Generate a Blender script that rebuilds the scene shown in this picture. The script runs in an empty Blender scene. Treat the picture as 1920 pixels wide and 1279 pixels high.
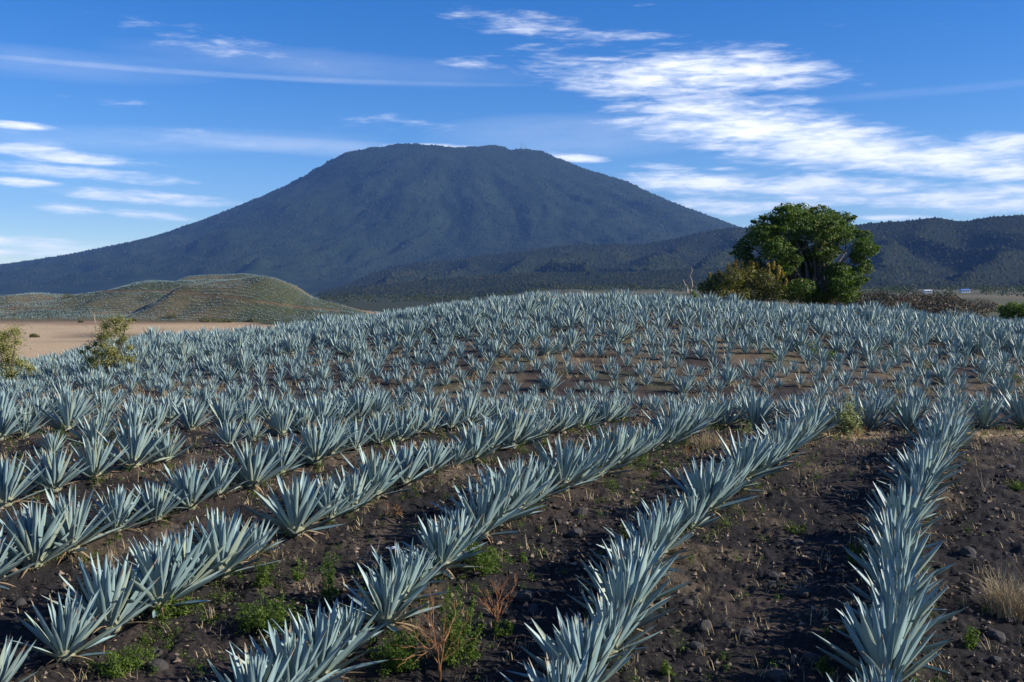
import bpy, math, random
import numpy as np
from math import radians, sin, cos, pi
from mathutils import Vector, Matrix

sc = bpy.context.scene
C = sc.collection
RS = np.random.RandomState(7)
random.seed(7)

# ------------------------------------------------------------------ camera
ZC = 4.45                      # camera height above the soil 12 m ahead
FPX = 1900.0                   # focal length in pixels of a 1920 px wide frame
HORIZON = 545.0
PITCH = math.atan((639.5 - HORIZON) / FPX)
cam_d = bpy.data.cameras.new('camera')
cam_d.sensor_width = 36.0
cam_d.lens = 36.0 * FPX / 1920.0
cam_d.clip_start = 0.1
cam_d.clip_end = 60000
cam = bpy.data.objects.new('camera', cam_d)
C.objects.link(cam)
cam.location = (0, 0, ZC)
cam.rotation_euler = (pi / 2 - PITCH, 0, 0)
sc.camera = cam

def ray(px, py):
    cx = (px - 960.0) / FPX
    cy = (639.5 - py) / FPX
    return (cx, cos(PITCH) + cy * sin(PITCH), -sin(PITCH) + cy * cos(PITCH))

# ------------------------------------------------------------------ light
SUN_AZ, SUN_EL = 98.0, 27.0        # degrees to the right of the view direction, above the horizon
world = bpy.data.worlds.new('World')
sc.world = world
world.use_nodes = True

def build_sky():
    nt = world.node_tree
    N, L = nt.nodes, nt.links
    N.clear()
    def nd(t, **k):
        n = N.new(t)
        for a, b in k.items():
            setattr(n, a, b)
        return n
    def math_(op, a, b=None, c=None):
        n = nd('ShaderNodeMath', operation=op)
        for i, v in enumerate((a, b, c)):
            if v is None:
                continue
            if isinstance(v, (int, float)):
                n.inputs[i].default_value = v
            else:
                L.new(v, n.inputs[i])
        return n.outputs[0]
    def mapr(v, a, b, c, d, smooth=True):
        n = nd('ShaderNodeMapRange', interpolation_type='SMOOTHSTEP' if smooth else 'LINEAR')
        L.new(v, n.inputs['Value'])
        for k, x in zip(('From Min', 'From Max', 'To Min', 'To Max'), (a, b, c, d)):
            n.inputs[k].default_value = x
        return n.outputs['Result']
    out = nd('ShaderNodeOutputWorld')
    sky = nd('ShaderNodeTexSky', sky_type='NISHITA')
    sky.sun_disc = False
    sky.sun_elevation = radians(SUN_EL)
    sky.sun_rotation = radians(SUN_AZ)
    sky.altitude = 1300
    sky.air_density = 1.0
    sky.dust_density = 0.35
    sky.ozone_density = 3.0
    hs = nd('ShaderNodeHueSaturation')
    hs.inputs['Saturation'].default_value = 1.40
    hs.inputs['Hue'].default_value = .514
    L.new(sky.outputs[0], hs.inputs['Color'])
    tc = nd('ShaderNodeTexCoord')
    sep = nd('ShaderNodeSeparateXYZ')
    L.new(tc.outputs['Generated'], sep.inputs[0])
    az = math_('ARCTAN2', sep.outputs[0], sep.outputs[1])
    el = math_('ARCSINE', sep.outputs[2])
    P = nd('ShaderNodeCombineXYZ')
    L.new(az, P.inputs[0]); L.new(el, P.inputs[1])
    P = P.outputs[0]
    # fibrous cloud texture, stretched along the horizon
    def noise(sx, sy, scale, detail, rough, dist=0.0, off=0.0):
        m = nd('ShaderNodeMapping')
        m.inputs['Scale'].default_value = (sx, sy, 1)
        m.inputs['Location'].default_value = (off, off * .7, off * .3)
        m.inputs['Rotation'].default_value = (0, 0, radians(-3))
        L.new(P, m.inputs[0])
        n = nd('ShaderNodeTexNoise')
        n.inputs['Scale'].default_value = scale
        n.inputs['Detail'].default_value = detail
        n.inputs['Roughness'].default_value = rough
        n.inputs['Distortion'].default_value = dist
        L.new(m.outputs[0], n.inputs['Vector'])
        return n.outputs[0]
    fine = noise(1, 5.5, 26, 8, .60, .3, 5.7)
    mid = noise(1, 6.0, 8, 4, .55, .2, 9.2)
    tex = math_('ADD', math_('MULTIPLY', fine, .6), math_('MULTIPLY', mid, .4))
    # cloud banks: photo position (px), half size (px), slope (deg, down to the right is negative), strength
    banks = [
        (1300, 137, 330, 62, -1, 1.0), (1130, 130, 230, 40, -1, .75), (900, 118, 170, 22, 0, .45), (1270, 172, 190, 34, -3, .6),
        (1370, 232, 290, 64, -7, 1.1), (1500, 262, 330, 62, -7, 1.1), (1700, 300, 330, 34, -4, 1.05),
        (1850, 320, 190, 26, -4, 1.0), (1890, 270, 110, 34, -6, .85), (1480, 290, 210, 30, -1, .9),
        (1330, 345, 230, 34, -4, 1.0), (1560, 358, 360, 40, -3, 1.0), (1780, 372, 330, 34, -3, 1.0), (1420, 385, 250, 26, -1, .8),
        (1680, 408, 90, 9, -1, .9), (1080, 296, 85, 11, -4, .95), (1240, 313, 90, 10, -3, .75), (1360, 318, 60, 8, -2, .7),
        (960, 40, 240, 30, -6, .58), (1140, 66, 210, 16, -1, .54), (1060, 89, 140, 12, 0, .40), (1450, 190, 120, 26, -2, .6),
        (90, 290, 170, 17, -4, 1.0), (170, 326, 240, 16, -3, .95), (40, 342, 80, 10, -2, 1.0), (290, 371, 210, 17, -3, 1.0),
        (125, 392, 90, 13, -3, .85), (290, 405, 120, 12, -3, .85), (40, 235, 80, 10, -2, .95), (50, 456, 190, 16, -2, .85),
        (60, 474, 170, 12, -1, .8), (340, 70, 230, 36, -8, .42), (250, 258, 400, 26, 2, .25), (250, 198, 140, 14, -2, .40),
        (770, 236, 140, 22, -6, .42), (810, 276, 120, 11, 0, 1.05), (300, 310, 120, 12, 0, .45),
    ]
    thin = [(430, 141, 620, 6, -.4, .13), (620, 125, 420, 32, -2, .10), (230, 262, 480, 26, 2, .11), (620, 278, 330, 18, -2, .18),
            (1750, 171, 330, 9, 1, .06), (1080, 255, 300, 45, 0, .16), (100, 120, 300, 30, 0, .1), (150, 490, 500, 40, 0, .2)]
    P3 = []
    for src in (az, el):
        n = nd('ShaderNodeCombineXYZ')
        for i in range(3):
            L.new(src, n.inputs[i])
        P3.append(n.outputs[0])
    def vm(op, *a):
        n = nd('ShaderNodeVectorMath', operation=op)
        for i, v in enumerate(a):
            if isinstance(v, (tuple, list)):
                n.inputs[i].default_value = v
            else:
                L.new(v, n.inputs[i])
        return n.outputs[0]
    def bank_sum(bs, op):
        """soft ellipses, three at a time in the components of one vector"""
        acc = None
        bs = list(bs)
        while len(bs) % 3:
            bs.append((960, -9000, 10, 10, 0, 0))
        for k in range(0, len(bs), 3):
            A = []
            for px, py, hw, hh, rot, s in bs[k:k + 3]:
                d = Vector(ray(px, py)).normalized()
                x0, y0 = math.atan2(d.x, d.y), math.asin(d.z)
                c_, s_ = cos(radians(rot)), sin(radians(rot))
                w, h = hw / FPX, hh / FPX
                A.append((c_ / w, s_ / w, -(c_ * x0 + s_ * y0) / w, -s_ / h, c_ / h, (s_ * x0 - c_ * y0) / h, s))
            A = list(zip(*A))
            q = vm('MULTIPLY_ADD', P3[0], A[0], vm('MULTIPLY_ADD', P3[1], A[1], A[2]))
            r = vm('MULTIPLY_ADD', P3[0], A[3], vm('MULTIPLY_ADD', P3[1], A[4], A[5]))
            d2 = vm('MULTIPLY_ADD', q, q, vm('MULTIPLY', r, r))
            v = vm('MAXIMUM', vm('MULTIPLY_ADD', d2, tuple(-x for x in A[6]), A[6]), (0, 0, 0))
            acc = v if acc is None else vm(op, acc, v)
        sp = nd('ShaderNodeSeparateXYZ'); L.new(acc, sp.inputs[0])
        o = 'MAXIMUM' if op == 'MAXIMUM' else 'ADD'
        return math_(o, math_(o, sp.outputs[0], sp.outputs[1]), sp.outputs[2])
    mask = bank_sum(banks, 'MAXIMUM')
    # the same kind of broken banks go on all round the sky
    far = mapr(noise(1, 3.5, 2.6, 3, .5, .2, 21.0), .5, .72, 0, 1.0)
    inside = math_('MULTIPLY', mapr(math_('ABSOLUTE', az), .5, .62, 1, 0), mapr(el, .30, .40, 1, 0))
    far = math_('MULTIPLY', far, math_('SUBTRACT', 1.0, inside))
    mask = math_('MAXIMUM', mask, far)
    dens = mapr(math_('ADD', math_('MULTIPLY', mask, .74), math_('MULTIPLY', tex, 1.75)), 1.06, 1.86, 0, .95)
    veil = bank_sum(thin, 'ADD')
    veil = math_('MULTIPLY', veil, math_('ADD', math_('MULTIPLY', mid, .9), .5))
    dens = math_('MINIMUM', math_('ADD', dens, veil), .96)
    dens = math_('MULTIPLY', dens, mapr(el, -.02, .01, 0, 1))
    shade = nd('ShaderNodeMixRGB')
    shade.inputs[1].default_value = (6.4, 7.1, 8.4, 1)
    shade.inputs[2].default_value = (9.0, 9.1, 9.3, 1)
    L.new(mapr(tex, .36, .6, 0, 1), shade.inputs[0])
    mix = nd('ShaderNodeMixRGB')
    L.new(dens, mix.inputs[0]); L.new(hs.outputs[0], mix.inputs[1]); L.new(shade.outputs[0], mix.inputs[2])
    bg = nd('ShaderNodeBackground')
    bg.inputs['Strength'].default_value = 0.098
    L.new(mix.outputs[0], bg.inputs['Color'])
    L.new(bg.outputs[0], out.inputs['Surface'])
    world.cycles.sampling_method = 'MANUAL'
    world.cycles.sample_map_resolution = 256
build_sky()

sun_d = bpy.data.lights.new('sun', 'SUN')
sun_d.energy = 5.0
sun_d.angle = radians(0.53)
sun_d.color = (1.0, 0.93, 0.83)
sun = bpy.data.objects.new('sun', sun_d)
C.objects.link(sun)
sdir = Vector((sin(radians(SUN_AZ)) * cos(radians(SUN_EL)), cos(radians(SUN_AZ)) * cos(radians(SUN_EL)), sin(radians(SUN_EL))))
sun.rotation_euler = sdir.to_track_quat('Z', 'Y').to_euler()
sun.location = (60, 0, 60)

sc.view_settings.view_transform = 'Standard'
sc.view_settings.look = 'None'
sc.view_settings.gamma = 1
sc.view_settings.exposure = 0.62
sc.view_settings.use_curve_mapping = False
sc.cycles.max_bounces = 4
sc.cycles.diffuse_bounces = 2
sc.cycles.glossy_bounces = 2
sc.cycles.transmission_bounces = 3
sc.cycles.volume_bounces = 0
sc.cycles.use_denoising = True
sc.cycles.sample_clamp_indirect = 4

# ------------------------------------------------------------------ helpers
def smooth01(t):
    t = np.clip(t, 0, 1)
    return t * t * (3 - 2 * t)

def sstep(a, b, x):
    return smooth01((np.asarray(x, float) - a) / (b - a))

def _hash(ix, iy, seed):
    h = (ix.astype(np.int64) * 374761393 + iy.astype(np.int64) * 668265263 + seed * 1442695041) & 0xffffffff
    h = ((h ^ (h >> 13)) * 1274126177) & 0xffffffff
    h = h ^ (h >> 16)
    return (h & 0xffff) / 65535.0

def vnoise(x, y, seed=0):
    x = np.asarray(x, float); y = np.asarray(y, float)
    ix = np.floor(x); iy = np.floor(y)
    fx = x - ix; fy = y - iy
    fx = fx * fx * fx * (fx * (fx * 6 - 15) + 10); fy = fy * fy * fy * (fy * (fy * 6 - 15) + 10)
    a = _hash(ix, iy, seed); b = _hash(ix + 1, iy, seed)
    c = _hash(ix, iy + 1, seed); d = _hash(ix + 1, iy + 1, seed)
    return (a + (b - a) * fx) * (1 - fy) + (c + (d - c) * fx) * fy

def fbm(x, y, oct=4, seed=0, gain=.5):
    s = 0; a = 1; t = 0
    for o in range(oct):
        s = s + a * (vnoise(x * 2 ** o + 17.3 * o, y * 2 ** o - 9.1 * o, seed + o) - .5)
        t += a; a *= gain
    return s / t * 2

def cubic(xs, ys):
    """smooth monotone-ish interpolation through points"""
    xs = np.array(xs, float); ys = np.array(ys, float)
    m = np.gradient(ys, xs)
    def f(x):
        x = np.clip(np.asarray(x, float), xs[0], xs[-1])
        i = np.clip(np.searchsorted(xs, x) - 1, 0, len(xs) - 2)
        h = xs[i + 1] - xs[i]; t = (x - xs[i]) / h
        return ((2 * t ** 3 - 3 * t ** 2 + 1) * ys[i] + (t ** 3 - 2 * t ** 2 + t) * h * m[i]
                + (-2 * t ** 3 + 3 * t ** 2) * ys[i + 1] + (t ** 3 - t ** 2) * h * m[i + 1])
    return f

def mk(name, V, F, smooth=False, col=None, uv=None, rnd=None, mat=None):
    """mesh from numpy arrays; F is (M,3) or (M,4) or a list of both kinds"""
    me = bpy.data.meshes.new(name)
    V = np.asarray(V, np.float32)
    Fs = F if isinstance(F, list) else [F]
    Fs = [np.asarray(f, np.int32) for f in Fs if len(f)]
    loops = np.concatenate([f.ravel() for f in Fs])
    tot = np.concatenate([np.full(len(f), f.shape[1], np.int32) for f in Fs])
    st = np.concatenate([[0], np.cumsum(tot)[:-1]]).astype(np.int32)
    me.vertices.add(len(V)); me.vertices.foreach_set('co', V.ravel())
    me.loops.add(len(loops)); me.loops.foreach_set('vertex_index', loops)
    me.polygons.add(len(tot)); me.polygons.foreach_set('loop_start', st)
    me.update(calc_edges=True)
    me.polygons.foreach_set('use_smooth', np.full(len(tot), bool(smooth)))
    if col is not None:
        a = me.color_attributes.new('Col', 'FLOAT_COLOR', 'POINT')
        c = np.ones((len(V), 4), np.float32); c[:, :3] = col
        a.data.foreach_set('color', c.ravel())
    if rnd is not None:
        a = me.attributes.new('rnd', 'FLOAT', 'POINT')
        a.data.foreach_set('value', np.asarray(rnd, np.float32))
    if uv is not None:
        l = me.uv_layers.new(name='UVMap')
        l.data.foreach_set('uv', np.asarray(uv, np.float32)[loops].ravel())
    if mat:
        me.materials.append(mat)
    me.validate()
    return me

def obj(name, me, parent=None, loc=(0, 0, 0), rot=(0, 0, 0), scale=None, **props):
    o = bpy.data.objects.new(name, me)
    C.objects.link(o)
    o.location = loc; o.rotation_euler = rot
    if scale is not None:
        o.scale = (scale,) * 3 if isinstance(scale, (int, float)) else scale
    if parent is not None:
        o.parent = parent
    for k, v in props.items():
        o[k] = v
    return o

def thing(name, label, cat, loc, rotz=0, group=None, scale=None):
    o = obj(name, None, None, loc, (0, 0, rotz), scale)
    o.empty_display_size = .2
    o['label'] = label; o['category'] = cat
    if group:
        o['group'] = group
    return o

class Geo:
    """collects pieces into one mesh"""
    def __init__(s):
        s.V = []; s.T = []; s.Q = []; s.R = []; s.Cc = []; s.n = 0
    def add(s, V, T=None, Q=None, rnd=0.0, col=None):
        V = np.asarray(V, float).reshape(-1, 3)
        if T is not None and len(T): s.T.append(np.asarray(T, int) + s.n)
        if Q is not None and len(Q): s.Q.append(np.asarray(Q, int) + s.n)
        s.V.append(V); s.n += len(V)
        r = np.asarray(rnd, float)
        s.R.append(np.full(len(V), float(rnd)) if r.ndim == 0 else r)
        if col is not None:
            s.Cc.append(np.broadcast_to(np.asarray(col, float), (len(V), 3)))
    def mesh(s, name, mat=None, smooth=False, uv=None):
        F = []
        if s.T: F.append(np.concatenate(s.T))
        if s.Q: F.append(np.concatenate(s.Q))
        return mk(name, np.concatenate(s.V), F, smooth, np.concatenate(s.Cc) if s.Cc else None, uv, np.concatenate(s.R), mat)

def tube(g, pts, rad, sides=6, rnd=0.0, col=None):
    pts = [Vector(p) for p in pts]
    V = []; Q = []; T = []
    n = len(pts)
    for i, p in enumerate(pts):
        d = (pts[min(i + 1, n - 1)] - pts[max(i - 1, 0)]).normalized()
        a = d.orthogonal().normalized() if i == 0 else (a - d * a.dot(d)).normalized()
        b = d.cross(a)
        for k in range(sides):
            t = 2 * pi * k / sides
            V.append(p + (a * cos(t) + b * sin(t)) * rad[i])
    for i in range(n - 1):
        for k in range(sides):
            k2 = (k + 1) % sides
            Q.append((i * sides + k, i * sides + k2, (i + 1) * sides + k2, (i + 1) * sides + k))
    V.append(pts[0]); V.append(pts[-1])
    for k in range(sides):
        k2 = (k + 1) % sides
        T.append((n * sides, k2, k)); T.append((n * sides + 1, (n - 1) * sides + k, (n - 1) * sides + k2))
    g.add([tuple(v) for v in V], T, Q, rnd, col)

# ------------------------------------------------------------------ materials
def material(name):
    m = bpy.data.materials.new(name)
    m.use_nodes = True
    nt = m.node_tree
    b = nt.nodes['Principled BSDF']
    return m, nt, b

def node(nt, t, **k):
    n = nt.nodes.new(t)
    for a, v in k.items():
        if a in n.inputs.keys() if hasattr(n.inputs, 'keys') else False:
            n.inputs[a].default_value = v
        else:
            setattr(n, a, v)
    return n

def ramp(nt, src, stops):
    r = nt.nodes.new('ShaderNodeValToRGB')
    e = r.color_ramp.elements
    while len(e) > 1:
        e.remove(e[-1])
    e[0].position = stops[0][0]; e[0].color = (*stops[0][1], 1)
    for p, c in stops[1:]:
        x = e.new(p); x.color = (*c, 1)
    nt.links.new(src, r.inputs[0])
    return r.outputs[0]

def mixc(nt, fac, a, b, mode='MIX'):
    n = nt.nodes.new('ShaderNodeMixRGB'); n.blend_type = mode
    for i, v in ((0, fac), (1, a), (2, b)):
        if isinstance(v, (int, float)):
            n.inputs[i].default_value = v
        elif isinstance(v, tuple):
            n.inputs[i].default_value = (*v, 1)
        else:
            nt.links.new(v, n.inputs[i])
    return n.outputs[0]

def mth(nt, op, a, b=None):
    n = nt.nodes.new('ShaderNodeMath'); n.operation = op
    for i, v in enumerate((a, b)):
        if v is None: continue
        if isinstance(v, (int, float)): n.inputs[i].default_value = v
        else: nt.links.new(v, n.inputs[i])
    return n.outputs[0]

def noise_tex(nt, scale, detail=4, rough=.55, coord='Object', stretch=None):
    tc = nt.nodes.new('ShaderNodeTexCoord')
    n = nt.nodes.new('ShaderNodeTexNoise')
    n.inputs['Scale'].default_value = scale
    n.inputs['Detail'].default_value = detail
    n.inputs['Roughness'].default_value = rough
    src = tc.outputs[coord]
    if stretch:
        m = nt.nodes.new('ShaderNodeMapping'); m.inputs['Scale'].default_value = stretch
        nt.links.new(src, m.inputs[0]); src = m.outputs[0]
    nt.links.new(src, n.inputs['Vector'])
    return n.outputs[0]

def bump(nt, b, h, strength, dist):
    n = nt.nodes.new('ShaderNodeBump')
    n.inputs['Strength'].default_value = strength
    n.inputs['Distance'].default_value = dist
    nt.links.new(h, n.inputs['Height'])
    nt.links.new(n.outputs[0], b.inputs['Normal'])

def rnd_value(nt):
    a = nt.nodes.new('ShaderNodeAttribute'); a.attribute_name = 'rnd'
    o = nt.nodes.new('ShaderNodeObjectInfo')
    return mth(nt, 'FRACT', mth(nt, 'ADD', a.outputs['Fac'], o.outputs['Random']))

def agave_material(name, uvs=True):
    m, nt, b = material(name)
    r = rnd_value(nt)
    base = ramp(nt, r, [(0, (.190, .285, .285)), (.35, (.240, .342, .340)), (.7, (.280, .384, .374)), (.9, (.320, .395, .335)), (1, (.340, .390, .270))])
    n = noise_tex(nt, 9, 3, .6, stretch=(1, 1, .25))
    base = mixc(nt, mth(nt, 'MULTIPLY', n, .35), base, (.17, .27, .28))
    if uvs:
        uv = nt.nodes.new('ShaderNodeUVMap'); uv.uv_map = 'UVMap'
        sp = nt.nodes.new('ShaderNodeSeparateXYZ'); nt.links.new(uv.outputs[0], sp.inputs[0])
        u, v = sp.outputs[0], sp.outputs[1]
        edge = mth(nt, 'ABSOLUTE', mth(nt, 'SUBTRACT', u, .5))
        ef = nt.nodes.new('ShaderNodeMapRange'); ef.inputs[1].default_value = .40; ef.inputs[2].default_value = .5
        nt.links.new(edge, ef.inputs[0])
        base = mixc(nt, mth(nt, 'MULTIPLY', ef.outputs[0], .45), base, (.20, .22, .13))
        bf = nt.nodes.new('ShaderNodeMapRange'); bf.inputs[1].default_value = .22; bf.inputs[2].default_value = 0.0
        nt.links.new(v, bf.inputs[0])
        base = mixc(nt, mth(nt, 'MULTIPLY', bf.outputs[0], .75), base, (.42, .46, .30))
        tf = nt.nodes.new('ShaderNodeMapRange'); tf.inputs[1].default_value = .955; tf.inputs[2].default_value = .975
        nt.links.new(v, tf.inputs[0])
        r2 = mth(nt, 'FRACT', mth(nt, 'MULTIPLY', r, 7.13))
        worn = mth(nt, 'MULTIPLY', mth(nt, 'GREATER_THAN', r2, .84), mth(nt, 'GREATER_THAN', mth(nt, 'ADD', v, mth(nt, 'MULTIPLY', n, .35)), .98))
        base = mixc(nt, mth(nt, 'MULTIPLY', worn, .8), base, (.27, .19, .11))
        sc_ = noise_tex(nt, 22, 2, .5)
        base = mixc(nt, mth(nt, 'MULTIPLY', mth(nt, 'GREATER_THAN', sc_, .67), .5), base, (.20, .17, .11))
        base = mixc(nt, tf.outputs[0], base, (.06, .035, .025))
    nt.links.new(base, b.inputs['Base Color'])
    b.inputs['Roughness'].default_value = .47
    b.inputs['Specular IOR Level'].default_value = .42
    return m

def simple(name, c1, c2, scale=8, rough=.85, bstr=0, bdist=.02, spec=.3, use_rnd=False, detail=5):
    m, nt, b = material(name)
    f = rnd_value(nt) if use_rnd else noise_tex(nt, scale, detail)
    nt.links.new(ramp(nt, f, [(.25, c1), (.75, c2)]), b.inputs['Base Color'])
    b.inputs['Roughness'].default_value = rough
    b.inputs['Specular IOR Level'].default_value = spec
    if bstr:
        bump(nt, b, noise_tex(nt, scale * 2, 6, .6), bstr, bdist)
    return m

def leaf_material(name, stops, transl=.3):
    """small leaves: random tint, some light let through"""
    m, nt, b = material(name)
    c = ramp(nt, rnd_value(nt), stops)
    nt.links.new(c, b.inputs['Base Color'])
    b.inputs['Roughness'].default_value = .55
    b.inputs['Specular IOR Level'].default_value = .3
    t = nt.nodes.new('ShaderNodeBsdfTranslucent')
    nt.links.new(mixc(nt, 1.0, c, (1.25, 1.35, .55), 'MULTIPLY'), t.inputs['Color'])
    x = nt.nodes.new('ShaderNodeMixShader'); x.inputs[0].default_value = transl
    nt.links.new(b.outputs[0], x.inputs[1]); nt.links.new(t.outputs[0], x.inputs[2])
    nt.links.new(x.outputs[0], nt.nodes['Material Output'].inputs['Surface'])
    return m

def vcol_material(name, nscale, amount, rough=.95, bstr=.0, bdist=.1, fine=None):
    """colour of the place from the mesh, broken up by grain"""
    m, nt, b = material(name)
    a = nt.nodes.new('ShaderNodeAttribute'); a.attribute_name = 'Col'
    n = noise_tex(nt, nscale, 8, .68)
    g = ramp(nt, n, [(.25, (1 - amount,) * 3), (.75, (1 + amount,) * 3)])
    c = mixc(nt, 1.0, a.outputs['Color'], g, 'MULTIPLY')
    if fine:
        n2 = noise_tex(nt, fine, 3, .6)
        c = mixc(nt, 1.0, c, ramp(nt, n2, [(.3, (.62,) * 3), (.58, (1.1, 1.1, 1.08)), (.68, (2.3, 2.1, 1.9))]), 'MULTIPLY')
    nt.links.new(c, b.inputs['Base Color'])
    b.inputs['Roughness'].default_value = rough
    b.inputs['Specular IOR Level'].default_value = .15
    if bstr:
        bump(nt, b, noise_tex(nt, nscale * 2.5, 8, .7), bstr, bdist)
    return m

M_AGAVE = agave_material('agave_leaf_blue')
M_AGAVE_FAR = agave_material('agave_leaf_far', False)
M_DRY_LEAF = simple('dry_agave_leaf', (.20, .13, .07), (.36, .27, .16), use_rnd=True)
M_CORE = simple('agave_core', (.16, .17, .11), (.30, .30, .20), 14, bstr=.5)
M_SOIL = vcol_material('volcanic_soil', 1.3, .35, bstr=.9, bdist=.05, fine=26)
M_STONE = simple('dark_stone', (.028, .026, .026), (.085, .075, .068), 9, .85, .6, .02)
M_BARK = simple('grey_bark', (.06, .048, .036), (.15, .125, .10), 5, .9, .6, .03)
M_TWIG = simple('dead_twig', (.26, .20, .14), (.42, .35, .27), 6)
M_RUST = simple('rusty_dry_stem', (.20, .085, .035), (.36, .18, .08), use_rnd=True)
M_STRAW = simple('straw', (.26, .19, .10), (.48, .39, .23), use_rnd=True)
M_STEM = simple('green_stem', (.10, .13, .04), (.18, .20, .08), 6)
M_TREE = leaf_material('tree_leaf', [(0, (.035, .072, .009)), (.45, (.070, .128, .015)), (.85, (.130, .190, .022)), (.97, (.19, .20, .03)), (1, (.24, .17, .05))])
M_BUSH = leaf_material('bush_leaf', [(0, (.022, .032, .008)), (.6, (.045, .060, .014)), (1, (.08, .085, .022))])
M_TALLBUSH = leaf_material('tall_bush_leaf', [(0, (.045, .055, .010)), (.55, (.10, .105, .020)), (1, (.22, .19, .04))])
M_PLUME = leaf_material('bush_plume', [(0, (.24, .16, .03)), (.6, (.36, .27, .06)), (1, (.40, .24, .08))])
M_OLIVE = leaf_material('olive_leaf', [(0, (.15, .155, .040)), (.5, (.27, .26, .08)), (1, (.40, .37, .14))])
M_WEED = leaf_material('weed_leaf', [(0, (.045, .085, .012)), (.5, (.085, .15, .02)), (1, (.17, .22, .035))], .4)
M_PALEWEED = leaf_material('pale_weed_leaf', [(0, (.16, .20, .09)), (.5, (.30, .33, .17)), (1, (.46, .45, .22))])

# ------------------------------------------------------------------ terrain
near_f = cubic([0, 5, 9, 12, 14, 16.5, 19, 21.5, 24, 27, 30, 33, 36, 39, 45, 60],
               [-.45, -.4, -.27, 0, .22, .50, .76, .92, .93, .83, .62, .30, .02, -.1, -.1, -.1])
crest_f = cubic([-60, -42, -35, -29, -24, -16, -11.5, -7, -3, 1.3, 5.5, 9.8, 14.8, 21.5, 26.6, 32.3, 45, 70],
                [-5, -3.2, -2.0, -.7, .55, 1.2, 1.75, 2.4, 2.95, 3.3, 3.4, 3.3, 2.95, 2.55, 2.1, 1.8, 1.2, .3])
rise_f = cubic([0, 36, 40, 45, 52, 58, 64, 70, 76, 90], [0, 0, .03, .25, .56, .82, .985, 1.0, .96, .8])

def valley(x, y):
    r = sstep(-70, 90, x)
    v = -12.5 * (1 - r) + -2.8 * r
    return v + sstep(450, 2000, y) * (3 + 7 * r)

def gz(x, y):
    """height of the ground, without the fine clods"""
    x = np.asarray(x, float); y = np.asarray(y, float)
    xs = x * 64.0 / np.clip(y, 40, 90)
    z = near_f(np.clip(y, 0, 60)) + (crest_f(xs) + .1) * rise_f(np.clip(y, 0, 90))
    z = z + .10 * fbm(x * .22, y * .22, 3, 5) * sstep(6, 12, y)
    z = z + .16 * fbm(x * .12 + 4, y * .12, 2, 8) * sstep(36, 44, y)
    t = sstep(72, 190, np.hypot(x * .45, y))
    return z * (1 - t) + (valley(x, y) + 1.2 * fbm(x * .01, y * .01, 3, 4)) * t

def gfull(x, y):
    """the ground with its clods, furrow scratches and planting ridges"""
    x = np.asarray(x, float); y = np.asarray(y, float)
    R = np.hypot(x, y)
    near = 1 - sstep(30, 60, R)
    z = gz(x, np.where(y > 0, y, 0))
    z = z + near * (.085 * fbm(x * 2.2, y * 2.2, 4, 11, .62) + .05 * np.abs(fbm(x * 6, y * 6, 3, 14, .6)) + .022 * fbm(x * 19, y * 19, 2, 19))
    z = z + near * .09 * np.exp(-(row_dist(x, y) / .45) ** 2) * (y < 31)
    return z + sstep(30, 60, R) * (1 - sstep(90, 140, R)) * .07 * fbm(x * 1.5, y * 1.5, 3, 21)

def hit(px, py, dmin=7.0, dmax=400.0):
    """where the line of sight through a photo pixel meets the ground"""
    d = ray(px, py)
    t = np.linspace(dmin, dmax, 12000) if dmax > 100 else np.linspace(dmin, dmax, 6000)
    z = ZC + d[2] * t - gz(d[0] * t, d[1] * t)
    k = np.argmax(z < 0)
    if not (z < 0).any():
        t0 = min(69.0, dmax)              # over the brow: stands just behind the crest
        return Vector((d[0] * t0, d[1] * t0, float(gz(d[0] * t0, d[1] * t0))))
    return Vector((d[0] * t[k], d[1] * t[k], float(gfull(d[0] * t[k], d[1] * t[k]))))

def px_of(x, y, z):
    vy = y * cos(PITCH) - (z - ZC) * sin(PITCH)
    vz = y * sin(PITCH) + (z - ZC) * cos(PITCH)
    return 960 + FPX * x / vy, 639.5 - FPX * vz / vy

ROW_M = .475                      # rows run away to the right
ROW_X0 = [-1.0, -4.45, -7.55, -10.9] + [-14.0 - 3.05 * k for k in range(0, 10)]
ROW_BOW = [.40, .65, .70, .35] + [.2] * 10      # the rows swing a little round the shoulder of the slope

def row_x(k, y):
    return ROW_X0[k] + ROW_M * y - ROW_BOW[k] * np.exp(-((y - 16.3) / 3.6) ** 2)

def row_dist(x, y):
    return np.min([np.abs(x - row_x(k, y)) for k in range(len(ROW_X0))], axis=0)

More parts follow.
